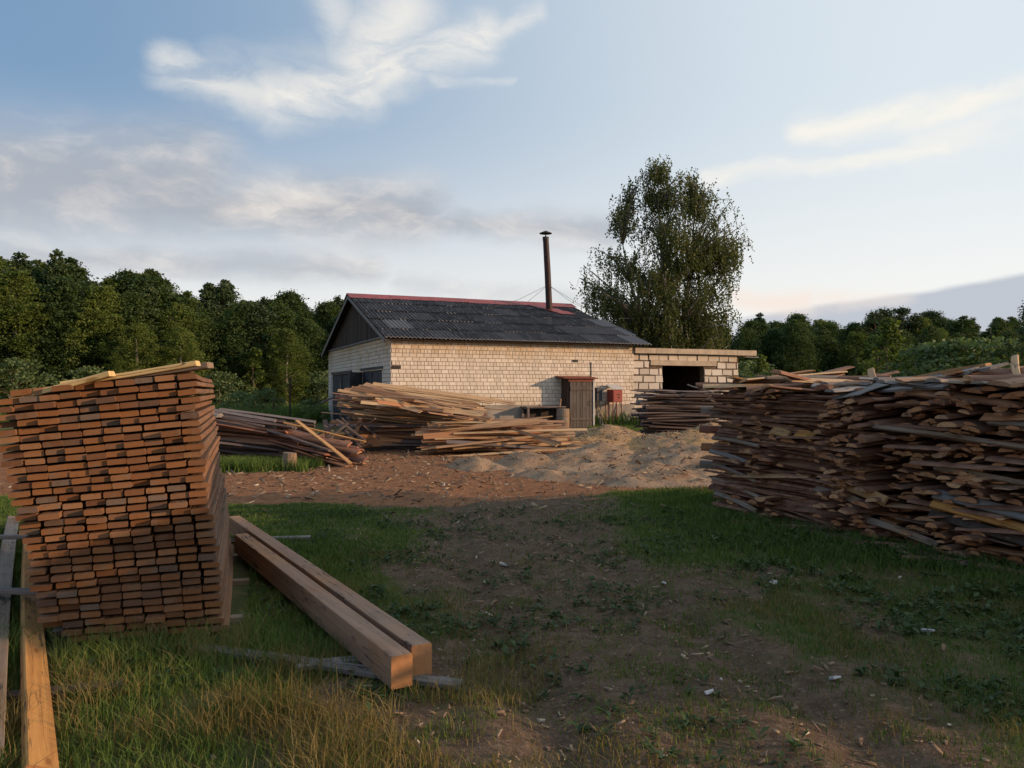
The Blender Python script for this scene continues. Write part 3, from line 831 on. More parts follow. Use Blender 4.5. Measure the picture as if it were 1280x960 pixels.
# --- two squared beams and the boards under them
BS = .168; BWD = .122
for (p, q, lab) in (((-.585, 4.27), (-2.62, 7.75), 'nearer squared timber beam lying on the grass beside the board stack'), ((-.50, 4.45), (-3.07, 8.85), 'farther squared timber beam lying on the grass, the longer of two')):
    a, b = Vector((p[0], p[1], .03 + BS / 2)), Vector((q[0], q[1], .03 + BS / 2 + .03))
    me = board_mesh('timber_beam', (b - a).length, BWD, BS * 1.04, [M['beam'], M['beam_end']], 8, .06, .004, .0, 10)
    o = link('timber_beam', me); o.matrix_world = frame((a + b) / 2, a - b, ZV); tag(o, lab, 'beam', 'squared timber beams')
for (p, q, w, lab) in (((-1.95, 4.97), (-.28, 4.33), .11, 'pale grey board lying in the grass under both beam ends'), ((-1.25, 4.62), (-.75, 4.80), .09, 'short grey board under the beams, behind the longer pale one'),
                       ((-3.2, 8.55), (-2.2, 8.75), .11, 'grey board under the far ends of the two beams')):
    a, b = Vector((p[0], p[1], .018)), Vector((q[0], q[1], .02))
    a.z += float(gz(a.x, a.y)) * .3; b.z += float(gz(b.x, b.y)) * .3
    me = board_mesh('sleeper_board', (b - a).length, w, .03, [M['grey_wood'], M['grey_wood']], 3, .2, .01, .03)
    o = link('sleeper_board', me); o.matrix_world = frame((a + b) / 2, b - a, ZV); tag(o, lab, 'board')

# --- long planks lying along the left of the stack
LP = [((-1.905, 3.25), (-5.4, 9.0), .06, .125, .05, 'orange_plank', 'long orange plank nearest the board stack in the foreground'),
      ((-2.19, 3.35), (-5.85, 9.4), .085, .12, .06, 'brown_plank', 'long brown grey plank lying beside the orange one'),
      ((-2.36, 3.4), (-6.2, 9.4), .05, .13, .05, 'old_board', 'long dark plank beyond the brown grey one'),
      ((-2.62, 3.6), (-6.2, 9.0), .10, .13, .05, 'dark_sawn', 'long weathered dark grey plank fourth out from the stack'),
      ((-2.9, 3.8), (-6.6, 9.5), .16, .15, .05, 'old_board', 'long dark plank outermost of those beside the stack'),
      ((-3.2, 5.7), (-5.6, 6.0), .17, .09, .035, 'dark_sawn', 'dark grey board lying across the long planks beside the stack'),
      ((-3.9, 7.3), (-6.4, 7.2), .28, .12, .035, 'dark_sawn', 'dark grey board lying farther back across the long planks')]
for (p, q, z, w, t, mk, lab) in LP:
    a, b = Vector((p[0], p[1], z)), Vector((q[0], q[1], z + .03))
    me = board_mesh('long_plank', (b - a).length, w, t, [M[mk], M['beam_end'] if mk == 'orange_plank' else M[mk]], 12, .1, .02, .05, 10)
    o = link('long_plank', me); o.matrix_world = frame((a + b) / 2, b - a, ZV, R(24) if mk == 'orange_plank' else R(6)); tag(o, lab, 'plank', 'long planks beside the board stack')
for k, y in enumerate((4.1, 6.3, 8.6)):
    x = -2.6 - (y - 4.1) * .6
    mb = MB(); mb.box((0, 0, 0), (1.3, .1, .035 + .02)); o = mb.build('bearer', M['old_board']); o.matrix_world = frame((x - .1, y, .02), (.92, .3, 0), ZV)
    tag(o, ('nearest', 'middle', 'farthest')[k] + ' dark bearer lying under the long planks', 'bearer', 'bearers under the long planks')

# --- long pile of slab offcuts on the right
F0 = Vector((2.85, 10.75, 0)); PU = Vector((.437, -.8995, 0)); PN = Vector((-.8995, -.437, 0))
SLV = [(2.2, .18, .040), (2.3, .15, .034), (2.1, .21, .050), (2.25, .13, .028), (2.2, .19, .044), (2.15, .16, .026), (2.3, .22, .056), (2.2, .14, .038), (2.2, .17, .020), (2.25, .12, .046)]
slab_src = [slab_arrays(L, w, t, 100 + k) for k, (L, w, t) in enumerate(SLV)]
def slab_mesh(src, mats, name):
    mb = MB(); mb.add(*src); me = mb.mesh(name, mats)
    return me
slab_me = [slab_mesh(s_, [M['slab_sawn'], M['bark']], 'slab_offcut') for s_ in slab_src]
def pile_top(s):
    h = 1.58 + .05 * math.sin(2.1 * s + .5) + .0 * min(s, 4.2)
    if s > 4.9: h += min(1.25, (s - 4.9) * 1.3)  # stacks out of view, heightened to throw shade over the board stack
    return h
random.seed(23)
place = []          # (sort key, source idx, matrix, label)
NST = 14; SW = .62  # the nearest stacks are unseen, added as shade casters
for st in range(NST):
    lean_n = random.uniform(-.06, .06); spush = (.12 if st % 2 else -.10) + random.uniform(-.05, .05); zdrop0 = random.uniform(.0, .04); skew = random.gauss(0, .03)
    z = .03; layer = 0
    while True:
        s_mid = (st + .5) * SW
        if z > pile_top(s_mid): break
        cross = layer % 5 == (st * 2) % 5 and random.random() < .8
        pitch = random.uniform(.036, .048)
        zdrop = zdrop0 + .11 * (z / 1.7) ** 2
        s_ = st * SW + random.uniform(-.02, .04); col = 0
        while s_ < (st + 1) * SW - .16:
            k = random.randrange(len(SLV)); L, w, t = SLV[k]
            c = s_ + w / 2; s_ += w * random.uniform(.88, 1.05); col += 1
            flip = random.random() < .12
            push = random.gauss(0, .06) + spush + lean_n * (z / 1.7) * 2 + .05 * math.sin(st * 1.7 + layer * .35)
            if random.random() < .07: push += random.uniform(.08, .25)
            pos = F0 + PU * c - PN * (L / 2 - push) + ZV * (z + t / 2 + random.uniform(0, .012) + L / 2 * zdrop)
            ax = PN + PU * (skew + random.gauss(0, .08)) - ZV * (zdrop + random.gauss(0, .02))
            if st <= 1 and random.random() < .55: ax = PU + PN * random.gauss(0, .06) + ZV * random.gauss(-.02, .04); pos = F0 + PU * (1.0 + random.gauss(0, .08)) - PN * (random.uniform(.0, .25)) + ZV * (z + t / 2)
            pos.z += ax.z * 0
            m = frame(pos, ax if random.random() < .6 else -ax, ZV, (math.pi if flip else 0) + random.gauss(0, .12))
            place.append((-(c) - .2 * 0, k, m, (st, layer, col)))
        if cross:
            # a slab laid lengthwise along the face to tie the layers
            k = random.randrange(len(SLV)); L = SLV[k][0]
            sc = random.uniform(.28, .6)
            pos = F0 + PU * (s_mid + random.uniform(-.1, .2)) + PN * random.uniform(.0, .06) + ZV * (z + .035)
            ax = PU + PN * random.gauss(.0, .04) + ZV * random.gauss(-.03, .06)
            m = frame(pos, ax, ZV, random.choice([0, math.pi]) + random.gauss(0, .25)) @ Matrix.Diagonal((sc, .75, .7, 1))
            place.append((-(s_mid) - .3, k, m, (st, layer, 0)))
        z += pitch; layer += 1
NLAY = {}
for (_, k, m, (st, ly, c)) in place: NLAY[st] = max(NLAY.get(st, 0), ly)
inview = [p for p in place if p[3][0] <= 6]
inview.sort(key=lambda p: p[0])
chosen = inview[:288]; ids = set(id(p) for p in chosen)
seen_lab = {}
for p in chosen:
    _, k, m, (st, ly, c) = p
    o = link('slab_offcut', slab_me[k]); o.matrix_world = m
    top = NLAY[st] - ly + 1
    what = 'crosswise slab' if c == 0 else f'slab end {nth(c)} from shed side'
    lab = f'{what}, {nth(ly + 1)} layer up, {nth(st + 1)} stack from the shed'
    seen_lab[lab] = seen_lab.get(lab, 0) + 1
    tag(o, lab, 'slab offcut', 'slab offcuts stacked in the long pile')
mb = MB()
for p in place:
    if id(p) in ids: continue
    _, k, m, _l = p
    vs, fs, mi = slab_src[k]
    mb.add([m @ Vector(v) for v in vs], fs, mi, random.random())
tag(mb.build('slab_offcuts', [M['slab_sawn'], M['bark']]), 'far end and heart of the long brown slab pile, plus unseen stacks added for shade', 'slab offcuts', kind='stuff')
# fill behind the visible front so that no light shines through the pile
mb = MB()
for st in range(NST):
    h = pile_top((st + .5) * SW) - .05
    mb.box(F0 + PU * ((st + .5) * SW) - PN * 1.25 + ZV * (h / 2), (SW - .02, 1.3, h), Matrix(((PU.x, -PN.x, 0), (PU.y, -PN.y, 0), (0, 0, 1))))
# loose slabs and boards thrown on top and against the face
TOPS = [(2.15, .35, .11, .95, .42, 'grey_wood', 20, 14, 'wide weathered grey sheet lying tilted on top of the slab pile'),
        (2.5, .45, .16, 1.1, .22, 'grey_wood', -60, 6, 'grey weathered board beside the wide grey sheet on the pile top'),
        (2.75, .35, .15, 1.2, .2, 'grey_wood', -75, 8, 'grey board in the middle of the grey heap on the pile top'),
        (2.95, .55, .18, 1.3, .2, 'grey_wood', -85, 5, 'grey board at the near edge of the grey heap on the pile top'),
        (2.6, .25, .06, 1.4, .26, 'grey_wood', -80, 2, 'broad grey slab under the grey heap, hanging over the pile face'),
        (2.85, .6, .22, .8, .12, 'fresh', -60, 9, 'yellow edged board lying highest on the slab pile'),
        (1.95, .55, .20, .7, .08, 'pale', 75, 22, 'pale batten sticking up from the pile beside the grey sheet'),
        (1.6, .4, .10, .8, .18, 'red_sawn', 35, 4, 'reddish slab lying on the pile before the grey sheet'),
        (3.35, .35, .10, .8, .18, 'slab_sawn', -40, 3, 'brown slab on the pile top, nearest past the grey heap'),
        (3.7, .3, .08, 1.1, .22, 'fresh', -25, 2, 'yellowish slab on the pile top near its tall end'),
        (3.55, .6, .16, 1.2, .07, 'pale', 60, 14, 'thin pale batten leaning across the pile top'),
        (4.05, .3, .09, 1.2, .25, 'pale', 15, 3, 'broad pale slab at the high near end of the pile top'),
        (4.1, .6, .16, .8, .09, 'red_sawn', 60, 16, 'reddish stick poking up at the near end of the pile top'),
        (4.2, .6, .14, .7, .08, 'pale', 40, 18, 'pale stick poking up behind the reddish one on the pile'),
        (.5, .4, .04, 2.0, .15, 'slab_sawn', -20, 2, 'brown slab lying lengthwise on the far end of the pile top'),
        (.9, .6, .09, 1.9, .14, 'slab_sawn', -30, 2, 'brown slab higher up on the far end of the pile top'),
        (1.25, .4, .06, 1.7, .15, 'red_sawn', -12, 3, 'reddish brown slab on the pile top towards its far end')]
for (s_, dep, dz, L, w, mk, yaw, pitch_, lab) in TOPS:
    base = F0 + PU * s_ - PN * dep + ZV * (pile_top(s_) + dz * .55 + dep * .16 + .01)
    ax = Matrix.Rotation(R(yaw), 3, 'Z') @ Vector((1, 0, 0)); ax.z = math.tan(R(pitch_))
    if mk in ('grey_wood', 'fresh') and w > .3: me = board_mesh('loose_board', L, w, .012, [M[mk], M[mk]], 4, 0, .04, .1)
    elif mk in ('slab_sawn', 'pale', 'red_sawn') and w > .1: me = slab_mesh(slab_arrays(L, w, .05, int(s_ * 100)), [M[mk], M['bark'] if mk != 'pale' else M['pale']], 'loose_slab')
    else: me = board_mesh('loose_board', L, w, .03, [M[mk], M[mk]], int(s_ * 10), .4, .02, .08)
    o = link('loose_board', me); o.matrix_world = frame(base, ax, ZV + PN * random.uniform(.15, .4), random.gauss(0, .1))
    tag(o, lab, 'board', 'loose boards on top of the slab pile')
random.seed(61)
for k in range(34):
    s_ = -.05 + k * .125; mk = random.choice(['slab_sawn', 'slab_sawn', 'pale', 'red_sawn', 'brown_plank', 'grey_wood'] if not 1.8 < s_ < 3.0 else ['grey_wood', 'grey_wood', 'grey_wood', 'brown_plank'])
    dep = random.uniform(.05, .9); L = random.uniform(.8, 1.7)
    base = F0 + PU * s_ - PN * dep + ZV * (pile_top(s_) + .02 + dep * .17 + random.uniform(0, .05))
    yaw = random.choice([R(-62), R(26), R(26), R(-20)]) + random.gauss(0, .35)
    ax = Vector((math.cos(yaw), math.sin(yaw), random.gauss(0, .07)))
    me = slab_mesh(slab_arrays(L, random.uniform(.1, .24), random.uniform(.02, .045), 300 + k), [M[mk], M['bark'] if mk in ('slab_sawn', 'red_sawn') else M[mk]], 'loose_slab')
    o = link('loose_slab', me); o.matrix_world = frame(base, ax, ZV + PN * random.uniform(.1, .45), random.choice([0, 0, math.pi]) + random.gauss(0, .12))
    tag(o, f'loose slab strewn over the long pile top, {nth(k + 1)} from the shed end', 'slab offcut', 'loose slabs strewn over the pile top')
FACE = [(3.15, 4.75, .60, .40, .11, 'grey_wood', 'bluish grey board stuck slantwise in the near face of the pile'),
        (3.12, 4.7, .50, .28, .09, 'orange_plank', 'orange board below the bluish grey one in the pile face'),
        (3.1, 4.65, .40, .17, .10, 'old_board', 'dark board below the orange one in the pile face'),
        (2.25, 4.6, 1.24, 1.06, .05, 'brown_plank', 'long thin slab running slightly downhill along the upper pile face'),
        (3.15, 4.6, .86, .72, .05, 'brown_plank', 'thin brown slab along the pile face above the bluish board'),
        (3.7, 4.7, 1.32, 1.24, .05, 'brown_plank', 'thin brown board high in the near pile face'),
        (1.75, 2.6, .62, .46, .12, 'fresh', 'yellow brown board set flat in the middle of the pile face'),
        (1.65, 2.3, .49, .40, .09, 'brown_plank', 'brown slab just under the yellow brown board in the pile face'),
        (.95, 1.25, 1.12, 1.08, .12, 'fresh', 'short brown yellow board end in the upper far face of the pile'),
        (1.35, 1.62, 1.10, 1.07, .12, 'orange_plank', 'short orange board end beside the yellow one in the face'),
        (2.2, 3.2, .24, .10, .08, 'brown_plank', 'thin slab near the ground at the middle of the pile face'),
        (-.15, .75, .98, .92, .05, 'brown_plank', 'brown slab lengthwise at the far end, highest of five'),
        (-.2, .7, .80, .66, .06, 'grey_wood', 'grey wavy slab lengthwise at the far end, second of five down'),
        (-.15, .7, .62, .47, .05, 'brown_plank', 'brown slab lengthwise at the far end, third of five down'),
        (-.15, .75, .43, .28, .05, 'brown_plank', 'brown slab lengthwise at the far end, fourth of five down'),
        (-.1, .7, .24, .10, .07, 'brown_plank', 'brown slab lengthwise at the far end, lowest of five')]
for (s0, s1, z0, z1, h, mk, lab) in FACE:
    out = .07
    a = F0 + PU * s0 + PN * out + ZV * z0; b = F0 + PU * s1 + PN * (out + .02) + ZV * z1
    me = board_mesh('face_board', (b - a).length, h, .035, [M[mk], M[mk]], int(s0 * 77), .4, .02, .08)
    o = link('face_board', me); o.matrix_world = frame((a + b) / 2, b - a, PN * .75 + ZV * .6)
    tag(o, lab, 'board', 'boards lying along the face of the slab pile')
# fallen slabs at the foot
for k in range(12):
    s_ = 1.0 + k * .28; mk = ('slab_sawn', 'grey_wood', 'brown_plank')[k % 3]
    c = F0 + PU * s_ + PN * random.uniform(.15, .4); L = random.uniform(.4, 1.1)
    c.z = float(gz(c.x, c.y)) + .04
    me = slab_mesh(slab_arrays(L, random.uniform(.07, .14), .035, 900 + k), [M[mk], M['bark']], 'fallen_slab')
    o = link('fallen_slab', me); o.matrix_world = frame(c, PU + PN * random.gauss(0, .5), ZV, random.uniform(-.3, .3))
    tag(o, f'slab fallen at the foot of the long pile, {nth(k + 1)} from the shed end', 'slab offcut', 'slabs fallen at the foot of the pile')

# --- generic mound of long pieces lying roughly along X
def heap(name, cat, group, pieces, mats_list, label_fn, seed, slabby):
    random.seed(seed)
    meshes = []
    for q, mats in enumerate(mats_list):
        for k in range(4):
            if slabby: meshes.append((q, slab_mesh(slab_arrays(1.0, random.uniform(.13, .22), random.uniform(.035, .06), seed * 50 + q * 9 + k), mats, name)))
            else: meshes.append((q, board_mesh(name, 1.0, random.uniform(.09, .2), random.uniform(.016, .03), mats, seed * 50 + q * 9 + k, .4, .02, .12)))
    for (c, L, yaw, slope_, roll, q, lab) in pieces:
        cand = [m for (qq, m) in meshes if qq == q]
        o = link(name, random.choice(cand))
        ax = Vector((math.cos(yaw), math.sin(yaw), math.tan(slope_)))
        o.matrix_world = frame(c, ax, ZV, roll) @ Matrix.Diagonal((L, random.uniform(.85, 1.2), random.uniform(.85, 1.2), 1))
        tag(o, lab, cat, group)

# pale plank heap before the brick wall
random.seed(41); pcs = []
for i in range(30):                                # taller part, left
    f = i / 29; z = .05 + f * 1.5
    for j in range(3):
        cx = -2.75 + random.gauss(0, .34) - .3 * (1 - f) * (j == 0); cy = 22.0 + j * .55 + random.gauss(0, .08) + f * .3
        L = random.uniform(3.0, 4.2) if f > .3 else random.uniform(2.4, 3.2)
        sl_ = -R(8) * f + random.gauss(0, .035); yaw = R(-4 + 6 * f) + random.gauss(0, .16)
        q = 0 if (f > .42 and random.random() < .85) else random.choice([1, 1, 2])
        pcs.append((Vector((cx, cy, z + random.uniform(-.01, .01))), L, yaw, sl_, random.gauss(.42, .38), q,
                    f'{("pale", "brown", "dark")[q]} thin plank, {nth(30 - i)} layer down the taller plank heap, {("front", "middle", "back")[j]} row'))
for i in range(15):                                # lower part, right
    f = i / 14; z = .04 + f * .72
    for j in range(4):
        cx = -.35 + random.gauss(0, .36) - .35 * f; cy = 20.6 + j * .5 + random.gauss(0, .08) + f * .35
        L = random.uniform(3.0, 4.3) * (1 - .25 * f)
        sl_ = R(2.0) + random.gauss(0, .04); yaw = R(9) + random.gauss(0, .13)
        q = 0 if random.random() < .7 else random.choice([1, 2])
        pcs.append((Vector((cx, cy, z + .02)), L, yaw, sl_, random.gauss(.42, .38), q,
                    f'{("pale", "brown", "dark")[q]} thin plank, {nth(15 - i)} layer down the lower plank heap, {("front", "second", "third", "back")[j]} row'))
NP0 = len(pcs)
for k in range(26):
    u = k / 25; cx = -4.2 + 4.6 * u; q = random.choice([0, 0, 0, 1])
    ztop = 1.58 - .75 * u if cx < -1.2 else .95 - .28 * (cx + 1.2)
    Ls = random.uniform(1.6, 3.6); cx = max(cx, -4.45 + Ls * .5)
    pcs.append((Vector((cx, 21.7 - .5 * u + random.uniform(-.5, .5), max(.15, ztop - .06 + random.uniform(-.14, .06)))), Ls, R(-4) + random.gauss(0, .3), -R(7) + random.gauss(0, .05), random.gauss(.45, .4), q,
                f'stray {("pale", "brown")[q]} plank lying across the plank heaps, {nth(k + 1)} counted from the gate end'))
heap('thin_plank', 'thin plank', 'thin planks heaped before the brick wall', pcs, [[M['pale'], M['pale']], [M['slab_sawn'], M['slab_sawn']], [M['dark_sawn'], M['dark_sawn']]], None, 3, False)
# messy scraps at the heap's dark end
random.seed(43)
for k in range(16):
    c = Vector((-4.45 + random.gauss(0, .28), 21.3 + random.gauss(0, .3), .15 + .5 * random.random()))
    me = slab_mesh(slab_arrays(random.uniform(.5, 1.2), .14, .04, 700 + k), [M['dark_sawn'], M['dark_bark']], 'scrap_slab')
    o = link('scrap_slab', me); o.matrix_world = frame(c, (random.uniform(-1, 1), random.uniform(-1, 1), random.uniform(-.9, .9)), ZV)
    tag(o, 'dark slab scrap tangled at the shaded end of the plank heap', 'slab scrap', 'slab scraps at the shaded heap end')

# slab pile on the far left, half behind the board stack
random.seed(47); pcs = []
for i in range(20):
    f = i / 19; z = .06 + f * 1.0
    for j in range(4):
        cx = -5.9 + random.gauss(0, .22) - .3 * f; cy = 18.0 + j * .42 + random.gauss(0, .08)
        q = (1 if .45 < f < .8 else 0) if random.random() < .7 else 2
        if f > .85: q = 0
        pcs.append((Vector((cx, cy, z)), random.uniform(2.2, 3.0) * (1 - .15 * f), R(-6) + random.gauss(0, .12), -R(3.5) + random.gauss(0, .03) - R(5) * f, random.gauss(0, .3) + random.choice([0, math.pi]), q,
                    f'{("dark", "reddish", "brown")[q]} slab, {nth(20 - i)} layer down the pile behind the board stack, {("front", "second", "third", "back")[j]} row'))
for i in range(12):
    f = i / 11; z = .05 + f * .55
    for j in range(2):
        cx = -4.15 + random.gauss(0, .15) - .25 * f; cy = 17.6 + j * .5 + random.gauss(0, .08)
        q = random.choice([0, 1, 2, 2])
        pcs.append((Vector((cx, cy, z)), random.uniform(1.6, 2.2), R(-28) + random.gauss(0, .14), -R(11) + random.gauss(0, .05), random.gauss(0, .3), q,
                    f'{("dark", "reddish", "brown")[q]} slab slid off the pile end, {nth(12 - i)} layer down, {("front", "back")[j]} row'))
heap('slab', 'slab', 'slabs in the pile behind the board stack', pcs, [[M['dark_sawn'], M['dark_bark']], [M['red_sawn'], M['red_sawn']], [M['slab_sawn'], M['bark']]], None, 5, True)
a, b = Vector((-4.65, 17.3, .98)), Vector((-3.35, 16.6, .12))
o = link('loose_board', board_mesh('loose_board', (b - a).length, .13, .025, [M['fresh'], M['fresh']], 6, .2, .02, .05)); o.matrix_world = frame((a + b) / 2, b - a, ZV)
tag(o, 'bright pale board sliding down the end of the far slab pile', 'board')
o = link('loose_board', board_mesh('loose_board', 1.9, .12, .025, [M['orange_plank'], M['orange_plank']], 7, .2, .02, .05)); o.matrix_world = frame((-4.1, 17.5, .72), (.93, -.15, -.2), ZV)
tag(o, 'orange board above the bright pale one on the far pile', 'board')
me = slab_mesh(slab_arrays(.5, .4, .12, 5), [M['grey_wood'], M['grey_wood']], 'slab'); o = link('slab', me); o.matrix_world = frame((-6.75, 17.9, 1.12), (.9, -.2, -.12), ZV)
tag(o, 'pale grey slab end at the top corner of the far pile', 'slab')

# dark slab pile before the block garage
random.seed(53); pcs = []
for i in range(29):
    f = i / 28; z = .05 + f * 1.6
    for j in range(3):
        cx = 6.0 + random.gauss(0, .13) - .12 * f; cy = 27.0 + j * .5 + random.gauss(0, .07)
        pcs.append((Vector((cx, cy, z + (.06 * math.sin(2 * cx)))), random.uniform(2.7, 3.4) * (1 if f < .9 else .85), R(9) + random.gauss(0, .13), random.gauss(-.01, .04), random.gauss(0, .25) + random.choice([0, math.pi]), random.choice([0, 0, 1]),
                    f'dark slab, {nth(29 - i)} layer down the pile before the block garage, {("front", "middle", "back")[j]} row'))
heap('slab', 'slab', 'dark slabs piled before the block garage', pcs, [[M['dark_sawn'], M['dark_bark']], [M['dark_sawn'], M['dark_sawn']]], None, 7, True)
for k, (x, y, z, L, yaw, lab) in enumerate(((4.75, 26.9, 1.62, 1.5, 172, 'thin dark batten jutting from the top of the pile before the garage'), (6.3, 26.8, 1.72, .9, 150, 'grey slab sticking up on the pile before the garage'), (7.0, 26.9, 1.72, 1.3, 20, 'grey slab lying loose on the pile before the garage'))):
    me = board_mesh('loose_board', L, .09, .03, [M['grey_wood' if k else 'dark_sawn']] * 2, 60 + k, .4, .02, .1); o = link('loose_board', me)
    o.matrix_world = frame((x, y, z), (math.cos(R(yaw)), math.sin(R(yaw)), .05 if k != 1 else .3), ZV); tag(o, lab, 'board')
# pale board ends at the far end of the long pile
for k, (z, col) in enumerate(((1.32, 'brown_plank'), (1.05, 'red_sawn'), (.80, 'slab_sawn'), (.55, 'brown_plank'))):
    a = F0 + PU * -.1 - PN * .6 + ZV * z; b = F0 + PU * (-.45 - .06 * (k % 2)) + PN * -.25 + ZV * (z + .02)
    me = board_mesh('loose_board', .9, .24, .1, [M[col], M[col]], 3 + k, .3, .01, .02); o = link('loose_board', me); o.matrix_world = frame((a + b) / 2, b - a, ZV)
    tag(o, f'thick board end jutting from the far end of the long pile, {nth(k + 1)} from above', 'board', 'thick board ends at the far end of the pile')

# stump block in the yard
mb = MB(); rr = random.Random(3)
mb.tube([(0, 0, -.05), (0, 0, .02), (.01, 0, .3), (.015, .0, .36)], [.17, .16, .14, .135], 14)
o = mb.build('chopping_stump', M['brown_plank']); o.location = (-4.55, 16.35, 0); tag(o, 'short cut stump standing at the edge of the litter beside the grass tuft', 'stump')

# ------------------------------------------------------------------ sawdust heaps
MOUNDS = []
def mound(name, x0, x1, y0, y1, peaks, mat, label, st=.09, seed=1):
    xs = np.arange(x0, x1 + .001, st); ys = np.arange(y0, y1 + .001, st)
    X, Y = np.meshgrid(xs, ys)
    H = np.zeros_like(X)
    for (px, py, h, rx, ry) in peaks:
        q = np.sqrt(((X - px) / rx) ** 2 + ((Y - py) / ry) ** 2 + .03)
        H = np.maximum(H, h * np.clip(1.1 - q, 0, 1) ** .85) + 0 * q
    H += (fbm(X, Y, .7, 5, seed) - .5) * .30 * sstep(0, .12, H) + (fbm(X, Y, .2, 3, seed + 3) - .5) * .075 * sstep(0, .1, H)
    edge = np.minimum(np.minimum(X - x0, x1 - X), np.minimum(Y - y0, y1 - Y))
    H = H * sstep(0, .4, edge) - .06 * (1 - sstep(.0, .1, H))
    Z = gz(X, Y) + H
    n_, m_ = len(xs), len(ys)
    i_ = (np.arange(m_ - 1)[:, None] * n_ + np.arange(n_ - 1)[None]).ravel()
    me = np_mesh(name, np.stack([X.ravel(), Y.ravel(), Z.ravel()], 1), [np.stack([i_, i_ + 1, i_ + n_ + 1, i_ + n_], 1)], mat, smooth=True)
    MOUNDS.append((x0, y0, st, Z, H))
    return tag(link(name, me), label, 'sawdust heap')
mound('sawdust_heap', -3.4, 5.4, 12.3, 20.2, [(-.7, 17.0, .20, .7, 1.0), (.35, 17.6, .38, .8, 1.2), (1.4, 16.2, .17, 1.7, 2.2), (2.6, 15.6, .22, 1.9, 2.6), (3.7, 17.4, .46, 1.7, 2.4), (2.0, 18.0, .40, 1.9, 1.8)], M['saw_grey'], 'grey sandy sawdust heap spread across the middle of the yard', seed=12)
mound('sawdust_heap', .9, 8.2, 20.6, 27.6, [(2.9, 24.0, .62, 1.6, 2.2), (4.8, 22.6, .50, 2.2, 1.9), (6.0, 24.0, .66, 2.0, 2.3), (2.1, 22.2, .32, 1.1, 1.2)], M['saw_gold'], 'golden sawdust heap in front of the porch and the dark slab pile', seed=14)

# ------------------------------------------------------------------ grass, weeds, chips
def blades(name, P, h, w, mat, label, bend=.35, seed=0, kindname='grass'):
    r = np.random.default_rng(seed); n = len(P)
    a = r.uniform(0, 2 * np.pi, n); side = np.stack([np.cos(a), np.sin(a), np.zeros(n)], 1)
    b = r.uniform(0, 2 * np.pi, n); lean = np.stack([np.cos(b), np.sin(b), np.zeros(n)], 1) * (r.random(n) ** 1.2 * bend * h / 1.0)[:, None]
    up = np.zeros((n, 3)); up[:, 2] = h
    hw = side * (w / 2)[:, None]
    v = np.stack([P - hw - [0, 0, .02], P + hw - [0, 0, .02], P + up * .55 + lean * .35 + hw * .75, P + up * .55 + lean * .35 - hw * .75, P + up * .97 + lean * 1.25], 1).reshape(-1, 3)
    k = np.arange(n)[:, None] * 5
    tone = np.repeat(np.clip(r.normal(.45, .22, n) + (fbm(P[:, 0], P[:, 1], 1.3, 3, 7) - .5) * .9, 0, 1), 5)
    me = np_mesh(name, v, [k + np.array([[0, 1, 2, 3]]), k + np.array([[3, 2, 4]])], mat, tone)
    return tag(link(name, me), label, kindname, kind='stuff')

def scatter(n, x0, x1, y0, y1, dens, seed):
    r = np.random.default_rng(seed)
    x = r.uniform(x0, x1, n); y = r.uniform(y0, y1, n)
    keep = (r.random(n) < dens(x, y)) & (np.abs(x) < .72 * y + .8)
    x, y = x[keep], y[keep]
    return np.stack([x, y, gz(x, y)], 1)

def block_out(x, y):
    """1 where something heavy lies on the ground"""
    u = (x - SL.x) * SR.x + (y - SL.y) * SR.y; v_ = (x - SL.x) * SA.x + (y - SL.y) * SA.y
    stack = (u > -.2) & (u < 1.08) & (v_ > -.16) & (v_ < 3.0)
    s_ = (x - F0.x) * PU.x + (y - F0.y) * PU.y; d_ = (x - F0.x) * PN.x + (y - F0.y) * PN.y
    pile = (s_ > -.2) & (d_ < .0) & (d_ > -2.3)
    # beams strip
    e = np.array([-2.05, 3.5]); e = e / np.linalg.norm(e)
    q = (x + .52) * e[0] + (y - 4.43) * e[1]; pr_ = -(x + .52) * e[1] + (y - 4.43) * e[0]
    beam = (q > 0) & (q < 4.8) & (np.abs(pr_) < .2)
    e2 = np.array([-3.5, 5.75]); e2 = e2 / np.linalg.norm(e2)
    q2 = (x + 1.905) * e2[0] + (y - 3.25) * e2[1]; p2 = -(x + 1.905) * e2[1] + (y - 3.25) * e2[0]
    plank = (q2 > -.3) & (q2 < 7) & (np.abs(p2) < .08)
    return stack | pile | beam | plank

def dens_near(x, y):
    D, B, F = zone_masks(x, y)
    n = fbm(x, y, .45, 3, 20)
    d = (1 - sstep(.25, .6, D)) * (1 - sstep(.15, .5, B)) * sstep(.30, .55, n + .16)
    d = np.maximum(d, (.05 + (.30 + .35 * sstep(7.5, 5.5, y)) * sstep(.46, .60, fbm(x, y, .25, 3, 77))) * (1 - .85 * sstep(.55, .85, D) * sstep(5.5, 8, y)) * (1 - sstep(.2, .5, B)))
    return d * ~block_out(x, y)
